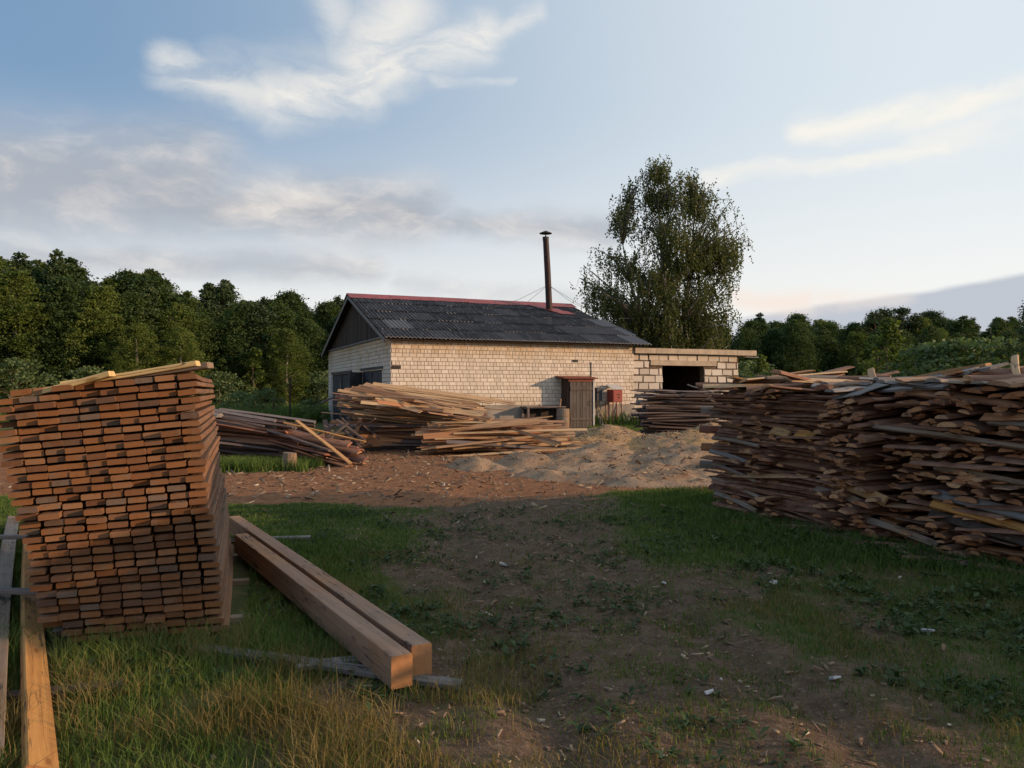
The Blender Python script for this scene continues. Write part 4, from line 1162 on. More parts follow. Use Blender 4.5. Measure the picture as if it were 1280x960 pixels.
# height field of the grass
def gh(x, y):
    leftness = sstep(-.3, -1.4, x + (y - 4.5) * .28)
    tall = .04 + .085 * leftness * sstep(10, 6.5, y) + .07 * sstep(1.6, 2.8, x) * sstep(6, 7.5, y) 
    rim = sstep(.55, .1, np.abs((x - SL.x) * SR.y * 0 + (y - (5.0 + .3 * (x + 2.8))))) * (x < -1.6)
    return tall + .05 * rim
r_ = np.random.default_rng(5)
P = scatter(150000, -5, 5, 2.6, 7, dens_near, 1); P = P[:95000]
hh = gh(P[:, 0], P[:, 1]) * r_.uniform(.45, 1.35, len(P)) * (.2 + 1.25 * fbm(P[:, 0], P[:, 1], .4, 3, 21))
blades('grass', P, hh, np.full(len(P), .0055) * r_.uniform(.7, 1.3, len(P)), M['grass'], 'short green grass growing in the foreground yard', .9, 1)
P = scatter(190000, -9, 9, 7, 13.5, dens_near, 2)[:95000]
hh = gh(P[:, 0], P[:, 1]) * r_.uniform(.5, 1.35, len(P)); hh = np.maximum(hh, .03)
blades('grass', P, hh, np.full(len(P), .010) * r_.uniform(.7, 1.3, len(P)), M['grass'], 'green grass in the middle of the yard by the slab pile', .9, 2)
# tall and dry tussocks at lower left
def dens_dry(x, y):
    n = fbm(x, y, .55, 3, 33)
    return sstep(.52, .72, n) * sstep(1.2, -.4, x) * sstep(5.6, 4.6, y) * ~block_out(x, y) + .03 * (y < 6) * ~block_out(x, y)
P = scatter(60000, -3.4, 2.0, 2.6, 6.0, dens_dry, 3)[:8500]
hh = r_.uniform(.04, .24, len(P)) * (.5 + .5 * sstep(.2, -.9, P[:, 0])) * (.6 + .6 * fbm(P[:, 0], P[:, 1], .4, 2, 40))
blades('dry_grass', P, hh, np.full(len(P), .0045), M['dry'], 'yellow dry grass stalks in the foreground', 1.1, 3, 'dry grass')
def dens_dry2(x, y):
    n = fbm(x, y, .5, 3, 36); D, B, F = zone_masks(x, y)
    return (sstep(.5, .7, n) * .9 + .05) * (y < 8) * (1 - sstep(.3, .7, D) * .7) * ~block_out(x, y)
P = scatter(60000, -2, 5, 2.6, 8.0, dens_dry2, 13)[:14000]
blades('dry_grass', P, r_.uniform(.02, .07, len(P)), np.full(len(P), .006), M['dry'], 'low yellowed grass between the bare patches', 1.3, 13, 'dry grass')
# grass tuft beside the far slab pile and the meadow strip
def dens_tuft(x, y): return sstep(1.1, .6, np.sqrt(((x + 5.9) / 1.6) ** 2 + ((y - 16.5) / 1.05) ** 2) + (fbm(x, y, .6, 2, 8) - .5))
P = scatter(26000, -8, -4, 15.2, 18, dens_tuft, 4)[:14000]
blades('grass', P, r_.uniform(.08, .30, len(P)), np.full(len(P), .018), M['grass'], 'yellow green grass tuft before the far slab pile', .8, 4)
P = scatter(60000, -30, 8, 36, 62, lambda x, y: (fbm(x, y, 3, 3, 6) > .4) & ~((x > -10.2) & (x < 3)), 5)[:26000]
blades('grass', P, r_.uniform(.3, .95, len(P)), np.full(len(P), .06), M['grass'], 'tall meadow grass behind the shed before the forest', .6, 5)
P = scatter(8000, 3.2, 5.2, 28, 34, lambda x, y: 0.5 + 0 * x, 15)[:2500]
blades('grass', P, r_.uniform(.08, .3, len(P)), np.full(len(P), .03), M['grass'], 'grass growing in front of the porch door', .6, 15)

# broad low weeds
def weeds(name, P, size, mat, label, seed):
    r = np.random.default_rng(seed); V, T = [], []; n = len(P)
    m = r.integers(4, 8, n)
    Q = np.repeat(P, m, axis=0); S = np.repeat(size, m); k = len(Q)
    a = r.uniform(0, 2 * np.pi, k); el = r.uniform(.15, .95, k)
    d = np.stack([np.cos(a) * np.cos(el), np.sin(a) * np.cos(el), np.sin(el)], 1); s_ = np.stack([-np.sin(a), np.cos(a), np.zeros(k)], 1)
    L = S * r.uniform(.6, 1.2, k); W_ = L * r.uniform(.28, .45, k)
    base = Q + np.stack([np.zeros(k), np.zeros(k), r.uniform(0, .6, k) * S], 1)
    mid = base + d * (L * .5)[:, None]; tip = base + d * L[:, None] - np.stack([np.zeros(k), np.zeros(k), L * .25], 1)
    v = np.stack([base, mid + s_ * (W_ / 2)[:, None], tip, mid - s_ * (W_ / 2)[:, None]], 1).reshape(-1, 3)
    i_ = np.arange(k)[:, None] * 4 + np.array([[0, 1, 2, 3]])
    me = np_mesh(name, v, [i_], mat, np.repeat(np.clip(r.normal(.5, .25, k), 0, 1), 4))
    return tag(link(name, me), label, 'weeds', kind='stuff')
def dens_weed(x, y):
    D, B, F = zone_masks(x, y)
    return (1 - sstep(.2, .5, B)) * sstep(.5, .66, fbm(x, y, .7, 3, 50)) * ~block_out(x, y) * (1 - .5 * sstep(.4, .8, D))
P = scatter(17000, -4, 6, 2.7, 11, dens_weed, 6)[:6500]
weeds('weeds', P, r_.uniform(.025, .085, len(P)) * (1 - .2 * (P[:, 1] > 7)), M['weed'], 'small broad leaved weeds among the grass', 6)
P = scatter(2500, 2.0, 5.0, 6.0, 11, lambda x, y: (fbm(x, y, .6, 2, 61) > .5) * ~block_out(x, y), 16)[:500]
weeds('weeds', P, r_.uniform(.05, .11, len(P)), M['weed'], 'taller leafy weeds along the foot of the slab pile', 16)

# wood chips and bark litter
def chips(name, P, size, label, seed):
    r = np.random.default_rng(seed); n = len(P)
    a = r.uniform(0, np.pi * 2, n); L = size * r.uniform(.5, 1.6, n); W_ = size * r.uniform(.15, .45, n)
    tilt = r.normal(0, .25, n)
    d = np.stack([np.cos(a), np.sin(a), tilt], 1) * (L / 2)[:, None]; s_ = np.stack([-np.sin(a), np.cos(a), r.normal(0, .3, n)], 1) * (W_ / 2)[:, None]
    up = np.zeros((n, 3)); up[:, 2] = .004 + W_ * .15
    c = P + np.stack([np.zeros(n), np.zeros(n), .006 + np.abs(tilt) * L * .4], 1)
    v = np.stack([c - d - s_, c + d - s_ * .6, c + d + s_ * .5, c - d + s_, c - d - s_ + up, c + d - s_ * .6 + up, c + d + s_ * .5 + up, c - d + s_ + up], 1).reshape(-1, 3)
    k = np.arange(n)[:, None] * 8
    q = np.concatenate([k + np.array([f]) for f in ((4, 5, 6, 7), (0, 1, 5, 4), (1, 2, 6, 5), (2, 3, 7, 6), (3, 0, 4, 7))])
    me = np_mesh(name, v, [q], M['chip'], np.repeat(r.random(n) ** 1.5, 8))
    return tag(link(name, me), label, 'wood chips', kind='stuff')
def dens_chip(x, y):
    D, B, F = zone_masks(x, y)
    return np.clip(.10 + .9 * np.maximum(sstep(.3, .7, D) * .55, sstep(.3, .7, B)), 0, 1) * ~block_out(x, y)
P = scatter(30000, -4, 5, 3, 11, dens_chip, 7)[:3800]
chips('wood_chips', P, .008 + .05 * r_.random(len(P)) ** 3, 'wood chips and bark scraps trodden into the dark earth', 7)
P = scatter(22000, -9, 7, 10.5, 24, dens_chip, 8)[:9000]
chips('wood_chips', P, .022 + .12 * r_.random(len(P)) ** 3, 'splinters and bark litter on the orange brown ground', 8)
for q, (mx0, my0, mst, MZ, MH) in enumerate(MOUNDS):
    rr2 = np.random.default_rng(70 + q); n_ = 2600
    i_ = rr2.integers(2, MZ.shape[0] - 2, n_); j_ = rr2.integers(2, MZ.shape[1] - 2, n_)
    ok = MH[i_, j_] > .05
    P = np.stack([mx0 + j_ * mst, my0 + i_ * mst, MZ[i_, j_]], 1)[ok]
    chips('wood_chips', P, .02 + .13 * rr2.random(len(P)) ** 3, ('splinters and bark strewn over the grey sawdust heap', 'splinters and bark strewn over the golden sawdust heap')[q], 70 + q)
# pale scraps that stand out
for k, (x, y, L, w, lab) in enumerate(((2.17, 6.65, .085, .055, 'pale flat scrap lying in the grass before the long slab pile'), (-.07, 7.25, .09, .04, 'pale scrap lying on the dark earth of the track'),
                          (1.02, 4.15, .05, .02, 'small whitish chip upright in the foreground weeds'), (1.75, 4.35, .06, .03, 'small whitish chip lying in the foreground weeds'), (2.72, 5.25, .08, .03, 'pale chip lying by the grass on the foreground edge'),
                          (1.25, 6.6, .12, .02, 'thin pale splinter on the bare ground'))):
    mb = MB(); mb.box((0, 0, 0), (L, w, .014), jit=.006); o = mb.build('wood_scrap', M['white_trim']); o.matrix_world = frame((x, y, float(gz(x, y)) + .02), (random.uniform(-1, 1), random.uniform(-1, 1), .15), ZV, .3)
    tag(o, lab, 'wood scrap')

# ------------------------------------------------------------------ trees
def leaf_cloud(centers, radii, per, size, r, flat=.0, droop=.0):
    """diamond leaves spread round clump centres; returns verts, tone"""
    c = np.repeat(centers, per, axis=0); rad = np.repeat(radii, per); n = len(c)
    off = r.normal(0, 1, (n, 3)); off /= np.linalg.norm(off, axis=1)[:, None] + 1e-9
    off *= (r.random(n) ** .5 * rad)[:, None]; off[:, 2] *= .75
    p = c + off
    d = r.normal(0, 1, (n, 3)); d[:, 2] *= (1 - flat); d[:, 2] -= droop
    d /= np.linalg.norm(d, axis=1)[:, None]
    nn = r.normal(0, 1, (n, 3)) + off / (rad[:, None] + 1e-6) * .6 + [0, 0, .5]
    s_ = np.cross(d, nn); s_ /= np.linalg.norm(s_, axis=1)[:, None] + 1e-9
    L = size * r.uniform(.6, 1.4, n)
    d = d * (L / 2)[:, None]; s_ = s_ * (L * .34)[:, None]
    v = np.stack([p - d, p + s_, p + d, p - s_], 1).reshape(-1, 3)
    clump_t = np.repeat(r.normal(0, .14, len(centers)), per)
    tone = np.repeat(np.clip(r.normal(.42, .16, n) + clump_t, 0, 1), 4)
    return v, tone

def leaf_mesh(name, v, tone, mat):
    k = np.arange(len(v) // 4)[:, None] * 4 + np.array([[0, 1, 2, 3]])
    return np_mesh(name, v, [k], mat, tone)

def make_tree(kind, seed):
    """returns (trunk mesh, crown mesh, height)"""
    r = np.random.default_rng(seed); random.seed(seed)
    mb = MB()
    if kind == 'alder':
        H = 11.0; z0 = .5; prof = lambda t: 2.7 * (np.sin(np.pi * np.clip(t * .86 + .14, 0, 1)) ** .7) * (1 - .25 * t); nc, per, cr, ls, mat, tm = 330, 78, (.6, 1.25), .17, M['leaf_alder'], M['trunk']
    elif kind == 'birch':
        H = 11.5; z0 = 1.2; prof = lambda t: 2.2 * (np.sin(np.pi * np.clip(t * .8 + .16, 0, 1)) ** .8); nc, per, cr, ls, mat, tm = 260, 70, (.5, 1.05), .155, M['leaf_bright'], M['birch_bark']
    elif kind == 'spruce':
        H = 12.0; z0 = .8; prof = lambda t: 2.5 * (1 - t) ** .8 + .15; nc, per, cr, ls, mat, tm = 320, 62, (.35, .8), .18, M['needle'], M['trunk']
    elif kind == 'pine':
        H = 13.0; z0 = 6.0; prof = lambda t: 2.0 * (np.sin(np.pi * np.clip(t * .78 + .2, 0, 1)) ** .7); nc, per, cr, ls, mat, tm = 100, 66, (.5, .95), .20, M['needle'], M['pine_trunk']
    elif kind == 'sapling':
        H = 5.0; z0 = .3; prof = lambda t: 1.25 * (1 - t) ** .75 * (1 - .5 * np.exp(-t * 9)) + .08; nc, per, cr, ls, mat, tm = 70, 30, (.25, .5), .17, M['leaf_bright'], M['trunk']
    else:  # bush
        H = 3.4; z0 = .1; prof = lambda t: 1.9 * np.sqrt(np.clip(1 - t * t, 0, 1)) + .1; nc, per, cr, ls, mat, tm = 90, 30, (.3, .6), .18, M['leaf_willow'], M['trunk']
    t = r.random(nc) ** (.9 if kind != 'spruce' else 1.25); a = r.uniform(0, 2 * np.pi, nc)
    lob = 1 + .28 * np.sin(a * 2 + seed) + .18 * np.sin(a * 3 + t * 7 + seed * 2)
    rr_ = prof(t) * (.35 + .65 * r.random(nc) ** .5) * lob
    cen = np.stack([rr_ * np.cos(a), rr_ * np.sin(a), z0 + t * (H - z0) * .97], 1)
    if kind == 'spruce': cen[:, 2] = np.round(cen[:, 2] / .75) * .75 - rr_ * .22 + r.normal(0, .1, nc)
    if kind == 'pine': cen[:, 2] = np.round(cen[:, 2] / .9) * .9 + r.normal(0, .15, nc)
    rad = r.uniform(*cr, nc) * (1 if kind != 'spruce' else 1 - .5 * t)
    if kind in ('alder', 'birch', 'spruce'):
        m_ = 70; t2 = r.random(m_) ** .6; a2 = r.uniform(0, 6.283, m_); r2 = prof(t2) * r.uniform(.95, 1.25, m_)
        cen = np.concatenate([cen, np.stack([r2 * np.cos(a2), r2 * np.sin(a2), z0 + t2 * (H - z0) * 1.0 + r.uniform(0, .5, m_)], 1)]); rad = np.concatenate([rad, r.uniform(.18, .4, m_)])
    tops = np.stack([r.normal(0, .1, 6), r.normal(0, .1, 6), np.linspace(H * .93, H, 6)], 1)
    cen = np.concatenate([cen, tops]); rad = np.concatenate([rad, np.linspace(.45, .15, 6)])
    v, tone = leaf_cloud(cen, rad, per, ls, r)
    crown = leaf_mesh('crown', v, tone, mat)
    lean_ = r.normal(0, .15, 2); R0 = .018 * H
    pts = [(lean_[0] * f * f, lean_[1] * f * f, -.3 + f * (H * .95 + .3)) for f in np.linspace(0, 1, 7)]
    mb.tube(pts, [R0 * (1.25 - f * 1.15) for f in np.linspace(0, 1, 7)], 8)
    for k in range(26 if kind in ('alder', 'birch', 'pine') else 14):
        e = cen[random.randrange(nc)]; zb = max(.4, e[2] - .35 - .25 * math.hypot(e[0], e[1])); f = zb / H
        b = Vector((lean_[0] * f * f, lean_[1] * f * f, zb)); e = Vector(e)
        mb.tube([b, (b + e) / 2 + Vector((0, 0, .08)), e], [R0 * .33, R0 * .2, R0 * .08], 5)
    return mb.mesh('trunk', tm, True), crown, H

TV = {k: [make_tree(k, 100 + 17 * q + j) for j in range(3 if k in ('alder', 'birch', 'spruce') else 2)] for q, k in enumerate(('alder', 'birch', 'spruce', 'pine', 'sapling', 'bush'))}
NAMES = {'alder': ('alder_tree', 'dark alder tree', 'tree'), 'birch': ('birch_tree', 'light green birch tree', 'tree'), 'spruce': ('spruce_tree', 'dark pointed spruce', 'tree'),
         'pine': ('pine_tree', 'tall pine with bare lower trunk', 'tree'), 'sapling': ('young_tree', 'bright green young tree', 'tree'), 'bush': ('willow_bush', 'pale green willow bush', 'bush')}
def plant(kind, x, y, h, label, group, q=None):
    tm, cm, H = random.choice(TV[kind]) if q is None else TV[kind][q % len(TV[kind])]
    nm, desc, cat = NAMES[kind]
    root = empty(nm, (x, y, float(gz(x, y))), random.uniform(0, 6.28)); s_ = h / H
    root.scale = (s_ * random.uniform(1.05, 1.4), s_ * random.uniform(1.05, 1.4), s_)
    tag(root, label, cat, group)
    t_ = link('trunk', tm, root); c_ = link('crown', cm, root)
    return root
random.seed(77)
# forest on the left: an edge running away from the yard, three rows deep
rows = [(0, 30), (1, 27), (2, 26)]
for (row, n) in rows:
    for i in range(n):
        f = (i + .5 * (row % 2)) / (n - 1)
        x = -52 + f * 45 + random.gauss(0, .5) - row * 1.5; y = 56 + f * 34 + row * 4.2 + random.gauss(0, .7)
        px = 640 + 1000 * x / y
        want = np.interp(px, [-200, 0, 30, 120, 140, 200, 250, 330, 400, 430, 560], [318, 322, 322, 332, 352, 350, 364, 368, 378, 377, 380])
        top = (490 - want) / 1000 * y + 1.6
        h = top * random.uniform(.9, 1.08) * (.86 if row == 0 else 1.0)
        kind = random.choices(['alder', 'birch', 'spruce', 'pine'], [.36, .26, .30, .08])[0]
        plant(kind, x, y, h, f'{NAMES[kind][1]}, {nth(i + 1)} in the {("front", "second", "back")[row]} row of the near forest', 'trees of the forest beyond the meadow')
for i in range(16):        # undergrowth along that edge
    f = (i + random.random() * .5) / 16; x = -50 + f * 43 + 2.2; y = 52.5 + f * 34 + random.gauss(0, .6)
    kind = random.choices(['sapling', 'bush', 'birch'], [.45, .3, .25])[0]
    plant(kind, x, y, {'sapling': random.uniform(4, 7.5), 'bush': random.uniform(2.5, 4), 'birch': random.uniform(6.5, 8.5)}[kind], f'small {NAMES[kind][1]}, {nth(i + 1)} along the near forest foot', 'undergrowth at the forest foot')
# forest on the right, farther away
for (row, n, y0) in ((0, 30, 100), (1, 28, 107), (2, 26, 114)):
    for i in range(n):
        x = 12 + i * (84 / n) + random.gauss(0, .8); y = y0 + random.gauss(0, 1.5)
        px = 640 + 1000 * x / y
        want = np.interp(px, [700, 860, 920, 990, 1060, 1085, 1150, 1200, 1280, 1500], [415, 405, 400, 396, 408, 398, 396, 402, 403, 400])
        h = ((490 - want) / 1000 * y + 1.6) * random.uniform(.92, 1.03) * (.9 if row == 0 else 1)
        kind = random.choices(['alder', 'birch', 'spruce'], [.68, .24, .08])[0]
        plant(kind, x, y, h, f'{NAMES[kind][1]}, {nth(i + 1)} in the {("front", "second", "back")[row]} row of the distant forest', 'trees of the distant forest')
for k, px in enumerate((1093, 1104, 1128, 1142, 1163)):
    y = 104 + k; x = (px - 640) / 1000 * y
    plant('pine', x, y, (490 - (392, 388, 386, 396, 390)[k]) / 1000 * y + 1.6, f'pine rising above the distant forest, {nth(k + 1)} counted from the shed', 'pines above the distant forest')
plant('pine', 42.3, 64, 9.2, 'tall pine at the outer frame edge beyond the slab pile', 'pines above the distant forest')
for k, (px, y, h, kind, lab) in enumerate(((950, 62, 4.4, 'sapling', 'yellow green young tree right beyond the block garage corner'), (936, 66, 4.0, 'bush', 'green bush behind the block garage corner'), (962, 58, 3.0, 'bush', 'low bush beside the yellow green young tree'),
        (1110, 74, 8.3, 'sapling', 'yellow green young tree above the middle of the slab pile'), (1095, 78, 7.0, 'sapling', 'smaller yellow green young tree beside the taller one above the pile'), (1165, 70, 5.7, 'bush', 'willow bush above the slab pile, first of four from the shed'),
        (1195, 68, 5.9, 'bush', 'willow bush above the slab pile, second of four from the shed'), (1230, 70, 6.1, 'bush', 'willow bush above the slab pile, third of four from the shed'), (1265, 69, 6.0, 'bush', 'willow bush above the slab pile, fourth of four from the shed'),
        (1030, 80, 3.4, 'bush', 'low dark willow bush above the far part of the slab pile'))):
    plant(kind, (px - 640) / 1000 * y, y, h, lab, 'bushes between the pile and the distant forest')
plant('bush', -13.5, 44, 1.8, 'low bush in the meadow beside the board stack', 'bushes in the meadow', 0)
plant('bush', -10.6, 42, 1.2, 'small bush in the meadow next to the dark post', 'bushes in the meadow', 1)
plant('bush', -15.6, 46, 1.6, 'low bush in the meadow farthest from the shed', 'bushes in the meadow', 1)
# dark undergrowth behind the block garage
for k, (x, y, h) in enumerate(((5.5, 55, 5.8), (7.6, 57, 6.4), (10.5, 56, 5.6), (12.5, 58, 5.0))):
    plant('alder', x, y, h, f'low dark tree behind the garage under the big birch, {nth(k + 1)} from the chimney', 'low trees behind the garage')

# the big weeping birch behind the garage
def weeping_birch(x, y):
    r = np.random.default_rng(8); random.seed(8)
    root = empty('weeping_birch', (x, y, 0)); tag(root, 'big weeping birch rising behind the flat roofed block garage', 'tree')
    mb = MB(); H = 14.2
    tr = [Vector((.25 * math.sin(z * .35), .2 * math.cos(z * .3), z)) for z in np.linspace(-.3, H - .4, 9)]
    mb.tube(tr, [.30 * (1 - .93 * f) for f in np.linspace(0, 1, 9)], 10)
    stem2 = [Vector((.1, 0, 1.0)), Vector((1.0, .2, 4.5)), Vector((1.7, .3, 8.5)), Vector((1.9, .2, 11.8))]
    mb.tube(stem2, [.2, .16, .1, .03], 8)
    stem3 = [Vector((-.1, 0, 1.4)), Vector((-1.0, -.2, 5)), Vector((-1.9, -.1, 8.0)), Vector((-2.3, 0, 10.2))]
    mb.tube(stem3, [.17, .13, .08, .03], 8)
    # silhouette half widths by height: (z, left, right)
    prof = [(1.0, -1.6, 3.2), (3, -2.2, 3.5), (4.4, -2.6, 3.7), (5.8, -3.9, 4.0), (7.6, -4.5, 4.4), (9.5, -4.9, 4.6), (11.6, -3.4, 4.9), (12.8, -2.9, 4.3), (14.4, -1.9, 2.3), (15.5, -.4, .4)]
    prof = [(p[0] * .965, p[1] * 1.04, p[2] * 1.04) for p in prof]; zs = [p[0] for p in prof]
    tips = []
    n_l = 560
    for k in range(n_l):
        zt = 2.9 + 11.95 * (k + r.random()) / n_l
        a = r.uniform(0, 2 * np.pi)
        lft, rgt = np.interp(zt, zs, [p[1] for p in prof]), np.interp(zt, zs, [p[2] for p in prof])
        ua = r.uniform(-1, 1); cx_, hw_ = (lft + rgt) / 2, (rgt - lft) / 2; rad_y = .85 * hw_ * math.sqrt(1 - ua * ua)
        e = Vector((cx_ + hw_ * ua, rad_y * r.uniform(-1, 1), zt))
        if vnoise(e.x + 20, e.z, 1.5, 3) * .7 + vnoise(e.x + 20, e.z, .8, 5) * .3 < .345 and e.z > 5: continue
        src = tr if abs(e.x) < 1.2 else (stem2 if e.x > 0 else stem3)
        zb = max(1.2, zt - .55 * math.hypot(e.x, e.y) - .4)
        b = min(src, key=lambda p: abs(p.z - zb)).copy()
        mid = (b + e) / 2 + Vector((0, 0, .45))
        mb.tube([b, mid, e, e + Vector((e.x * .04, e.y * .04, -.5))], [.055, .035, .016, .006], 5)
        tips.append((b, mid, e))
    mb.build('trunk', M['birch_bark'], root, True)
    V = []; T = []
    for (b, mid, e) in tips:
        ns = int(r.integers(9, 15))
        ct = r.normal(0, .13)
        for q in range(ns):
            u = 1 - .55 * r.random() ** 1.3
            p = (mid.lerp(e, (u - .5) * 2) if u > .5 else b.lerp(mid, u * 2))
            p = np.array(p) + np.clip(r.normal(0, .3, 3), -.55, .55)
            ln = r.uniform(.35, 1.45) * (1 if p[2] < 11 else .5); n = int(ln * 22)
            tt = np.linspace(0, 1, n)
            sway = r.normal(0, .16, 2)
            pts = p + np.stack([sway[0] * tt ** 1.5, sway[1] * tt ** 1.5, -ln * tt], 1) + r.normal(0, .055, (n, 3))
            d = r.normal(0, .6, (n, 3)) + [0, 0, -.9]; d /= np.linalg.norm(d, axis=1)[:, None]
            s_ = np.cross(d, r.normal(0, 1, (n, 3))); s_ /= np.linalg.norm(s_, axis=1)[:, None]
            L = r.uniform(.085, .16, n)
            d *= (L / 2)[:, None]; s_ *= (L * .36)[:, None]
            V.append(np.stack([pts - d, pts + s_, pts + d, pts - s_], 1).reshape(-1, 3))
            T.append(np.repeat(np.clip(r.normal(.45 + ct, .16, n), 0, 1), 4))
    v = np.concatenate(V); t = np.concatenate(T)
    link('crown', leaf_mesh('crown', v, t, M['leaf_birch']), root)
    return len(v) // 4
weeping_birch(8.75, 46.5)

# ------------------------------------------------------------------ light and sky
SUN_AZ, SUN_EL = R(101), R(13.5)
sd = Vector((math.sin(SUN_AZ) * math.cos(SUN_EL), math.cos(SUN_AZ) * math.cos(SUN_EL), math.sin(SUN_EL)))
L = bpy.data.lights.new('sun', 'SUN'); L.energy = 4.4; L.angle = R(.55); L.color = (1.0, .67, .39)
lo = bpy.data.objects.new('sun', L); COL.objects.link(lo); lo.rotation_euler = sd.to_track_quat('Z', 'Y').to_euler(); lo.location = (20, 0, 20)

w = bpy.data.worlds.new('World'); SC.world = w; w.use_nodes = True
g = G(w.node_tree)
bgn = g.n['Background']
sky = g.n.new('ShaderNodeTexSky'); sky.sky_type = 'NISHITA'; sky.sun_disc = False
sky.sun_elevation = SUN_EL; sky.sun_rotation = SUN_AZ
sky.altitude = 150; sky.air_density = 1.0; sky.dust_density = .5; sky.ozone_density = 1.0
tc = g.n.new('ShaderNodeTexCoord'); dv = tc.outputs['Generated']
sp = g.n.new('ShaderNodeSeparateXYZ'); g.l.new(dv, sp.inputs[0])
az = g.math('ARCTAN2', sp.outputs[0], sp.outputs[1]); el = g.math('ARCSINE', sp.outputs[2])
cv = g.n.new('ShaderNodeCombineXYZ'); g.put(cv.inputs[0], az); g.put(cv.inputs[1], el)
def AE(px, py):
    dx, dz = (px - 640) / 1000, (490 - py) / 1000
    return (math.atan(dx), math.atan(dz / math.hypot(1, dx)), 0)
# warp the coordinates so that cloud edges fray
def warp(scale, amt, stretch=(1, 1, 1)):
    n = g.n.new('ShaderNodeTexNoise'); n.inputs['Scale'].default_value = scale; n.inputs['Detail'].default_value = 6; n.inputs['Roughness'].default_value = .6
    g.l.new(g.vec('MULTIPLY', cv.outputs[0], stretch), n.inputs['Vector'])
    return g.vec('SCALE', g.vec('SUBTRACT', n.outputs['Color'], (.5, .5, .5)), scale=amt)
cp = g.vec('ADD', cv.outputs[0], warp(6, .04, (1, 2.2, 1)))
cp = g.vec('MULTIPLY', g.vec('ADD', cp, warp(24, .018, (1, 1.6, 1))), (1, 1, 0))
def capsule(p0, p1, wid, soft=1.0, src=None):
    a, b = Vector(AE(*p0)), Vector(AE(*p1)); ba = b - a
    pa = g.vec('SUBTRACT', src or cp, tuple(a))
    h = g.math('DIVIDE', g.vec('DOT_PRODUCT', pa, tuple(ba)), ba.length_squared, clamp=True)
    d = g.vec('LENGTH', g.vec('SUBTRACT', pa, g.vec('SCALE', tuple(ba), scale=h)))
    return g.ramp(d, wid / 1000 * (1 - soft), wid / 1000, 1, 0)
def vmax(*a):
    o = a[0]
    for b in a[1:]: o = g.math('MAXIMUM', o, b)
    return o
fib = g.noise(g.vec('MULTIPLY', g.vec('ADD', cp, (2.0, 1.0, 0)), (5, 14, 1)), 1.6, 6, .62, .8)
puff = g.noise(g.vec('MULTIPLY', cp, (4, 10, 1)), 1.5, 6, .6, .3)
cir = vmax(g.math('MULTIPLY', capsule((205, 84), (340, 124), 34), .8), capsule((340, 118), (450, 104), 52), capsule((450, 100), (600, 42), 44), g.math('MULTIPLY', capsule((450, 75), (505, 10), 66), .9), g.math('MULTIPLY', capsule((590, 48), (670, 16), 20), .6), g.math('MULTIPLY', capsule((400, -60), (425, 30), 40), .6), g.math('MULTIPLY', capsule((270, 85), (420, 70), 40), .3))
cir = g.math('MULTIPLY', cir, g.ramp(fib, .25, .6, .3, 1))
str_ = vmax(g.math('MULTIPLY', capsule((1000, 160), (1300, 108), 24), 1.0), g.math('MULTIPLY', capsule((890, 220), (1180, 178), 18), .85), g.math('MULTIPLY', capsule((1150, 175), (1320, 130), 40), .6), g.math('MULTIPLY', capsule((540, 100), (640, 105), 9), .4))
str_ = g.math('MULTIPLY', str_, g.ramp(fib, .25, .6, .3, 1))
bank = vmax(capsule((-80, 225), (240, 225), 100), capsule((180, 245), (520, 262), 66), g.math('MULTIPLY', capsule((420, 268), (760, 285), 36), .8), g.math('MULTIPLY', capsule((-100, 310), (460, 332), 36), .7), g.math('MULTIPLY', capsule((500, 355), (760, 375), 22), .35))
bank = g.math('MULTIPLY', bank, g.ramp(puff, .15, .55, .62, 1))
low = vmax(capsule((925, 372), (1010, 378), 26), g.math('MULTIPLY', capsule((1000, 378), (1130, 372), 20), .6))
low = g.math('MULTIPLY', low, g.ramp(puff, .3, .6, .1, .9))
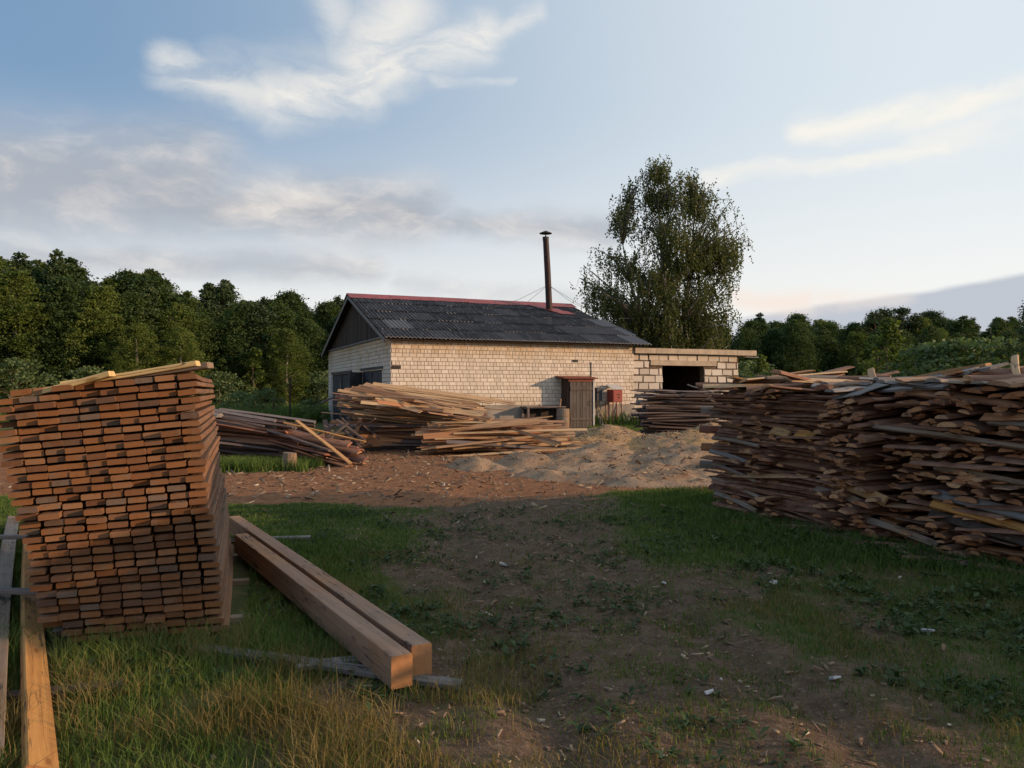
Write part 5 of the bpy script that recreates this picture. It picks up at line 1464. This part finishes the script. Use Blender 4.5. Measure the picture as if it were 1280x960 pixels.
# grey sheet of cloud low on the right: everything under a slanting edge
e0, e1 = AE(930, 395), AE(1280, 341); slope_e = (e1[1] - e0[1]) / (e1[0] - e0[0])
edge = g.math('SUBTRACT', g.math('MULTIPLY_ADD', g.math('SUBTRACT', az, e0[0]), slope_e, e0[1]), g.n[cp.node.name].outputs[0] if False else el)
edge = g.math('ADD', edge, g.math('MULTIPLY_ADD', puff, .014, -.007))
sheet = g.math('MULTIPLY', g.ramp(edge, -.003, .006), g.ramp(az, .18, .34))
sheet = g.math('MULTIPLY', sheet, .9)
K = 8.2      # cloud radiance in the sky texture's own units
col = sky.outputs[0]
hi = g.mix(g.ramp(az, -.6, .55), (.27 * K, .45 * K, .70 * K), (1.05 * K, 1.15 * K, 1.22 * K))
pale = g.mix(g.ramp(el, .0, .36), (1.36 * K, 1.31 * K, 1.24 * K), hi)      # thin high veil that brightens the dusk sky
col = g.mix(.8, col, pale)
col = g.mix(bank, col, g.mix(g.ramp(puff, .4, .75), (.50 * K, .54 * K, .61 * K), (1.06 * K, .98 * K, .90 * K)))
col = g.mix(g.math('MULTIPLY', cir, .9), col, (1.12 * K, 1.08 * K, 1.0 * K))
col = g.mix(g.math('MULTIPLY', str_, .8), col, (1.2 * K, 1.14 * K, 1.02 * K))
col = g.mix(sheet, col, (.60 * K, .65 * K, .74 * K))
col = g.mix(low, col, (1.15 * K, 1.0 * K, .9 * K))
g.l.new(col, bgn.inputs[0]); bgn.inputs[1].default_value = .10

# ------------------------------------------------------------------ camera
cam = bpy.data.cameras.new('camera'); cam.sensor_width = 36; cam.lens = 36 * 1000 / 1280
cam.clip_start = .1; cam.clip_end = 6000
co = bpy.data.objects.new('camera', cam); COL.objects.link(co)
co.location = (0, 0, 1.6); co.rotation_euler = (R(90 + .573), 0, 0)
SC.camera = co
SC.view_settings.view_transform = 'Standard'; SC.view_settings.look = 'None'
SC.view_settings.exposure = 0; SC.view_settings.gamma = 1
SC.cycles.max_bounces = 6; SC.cycles.diffuse_bounces = 3; SC.cycles.transparent_max_bounces = 6
SC.cycles.use_denoising = True
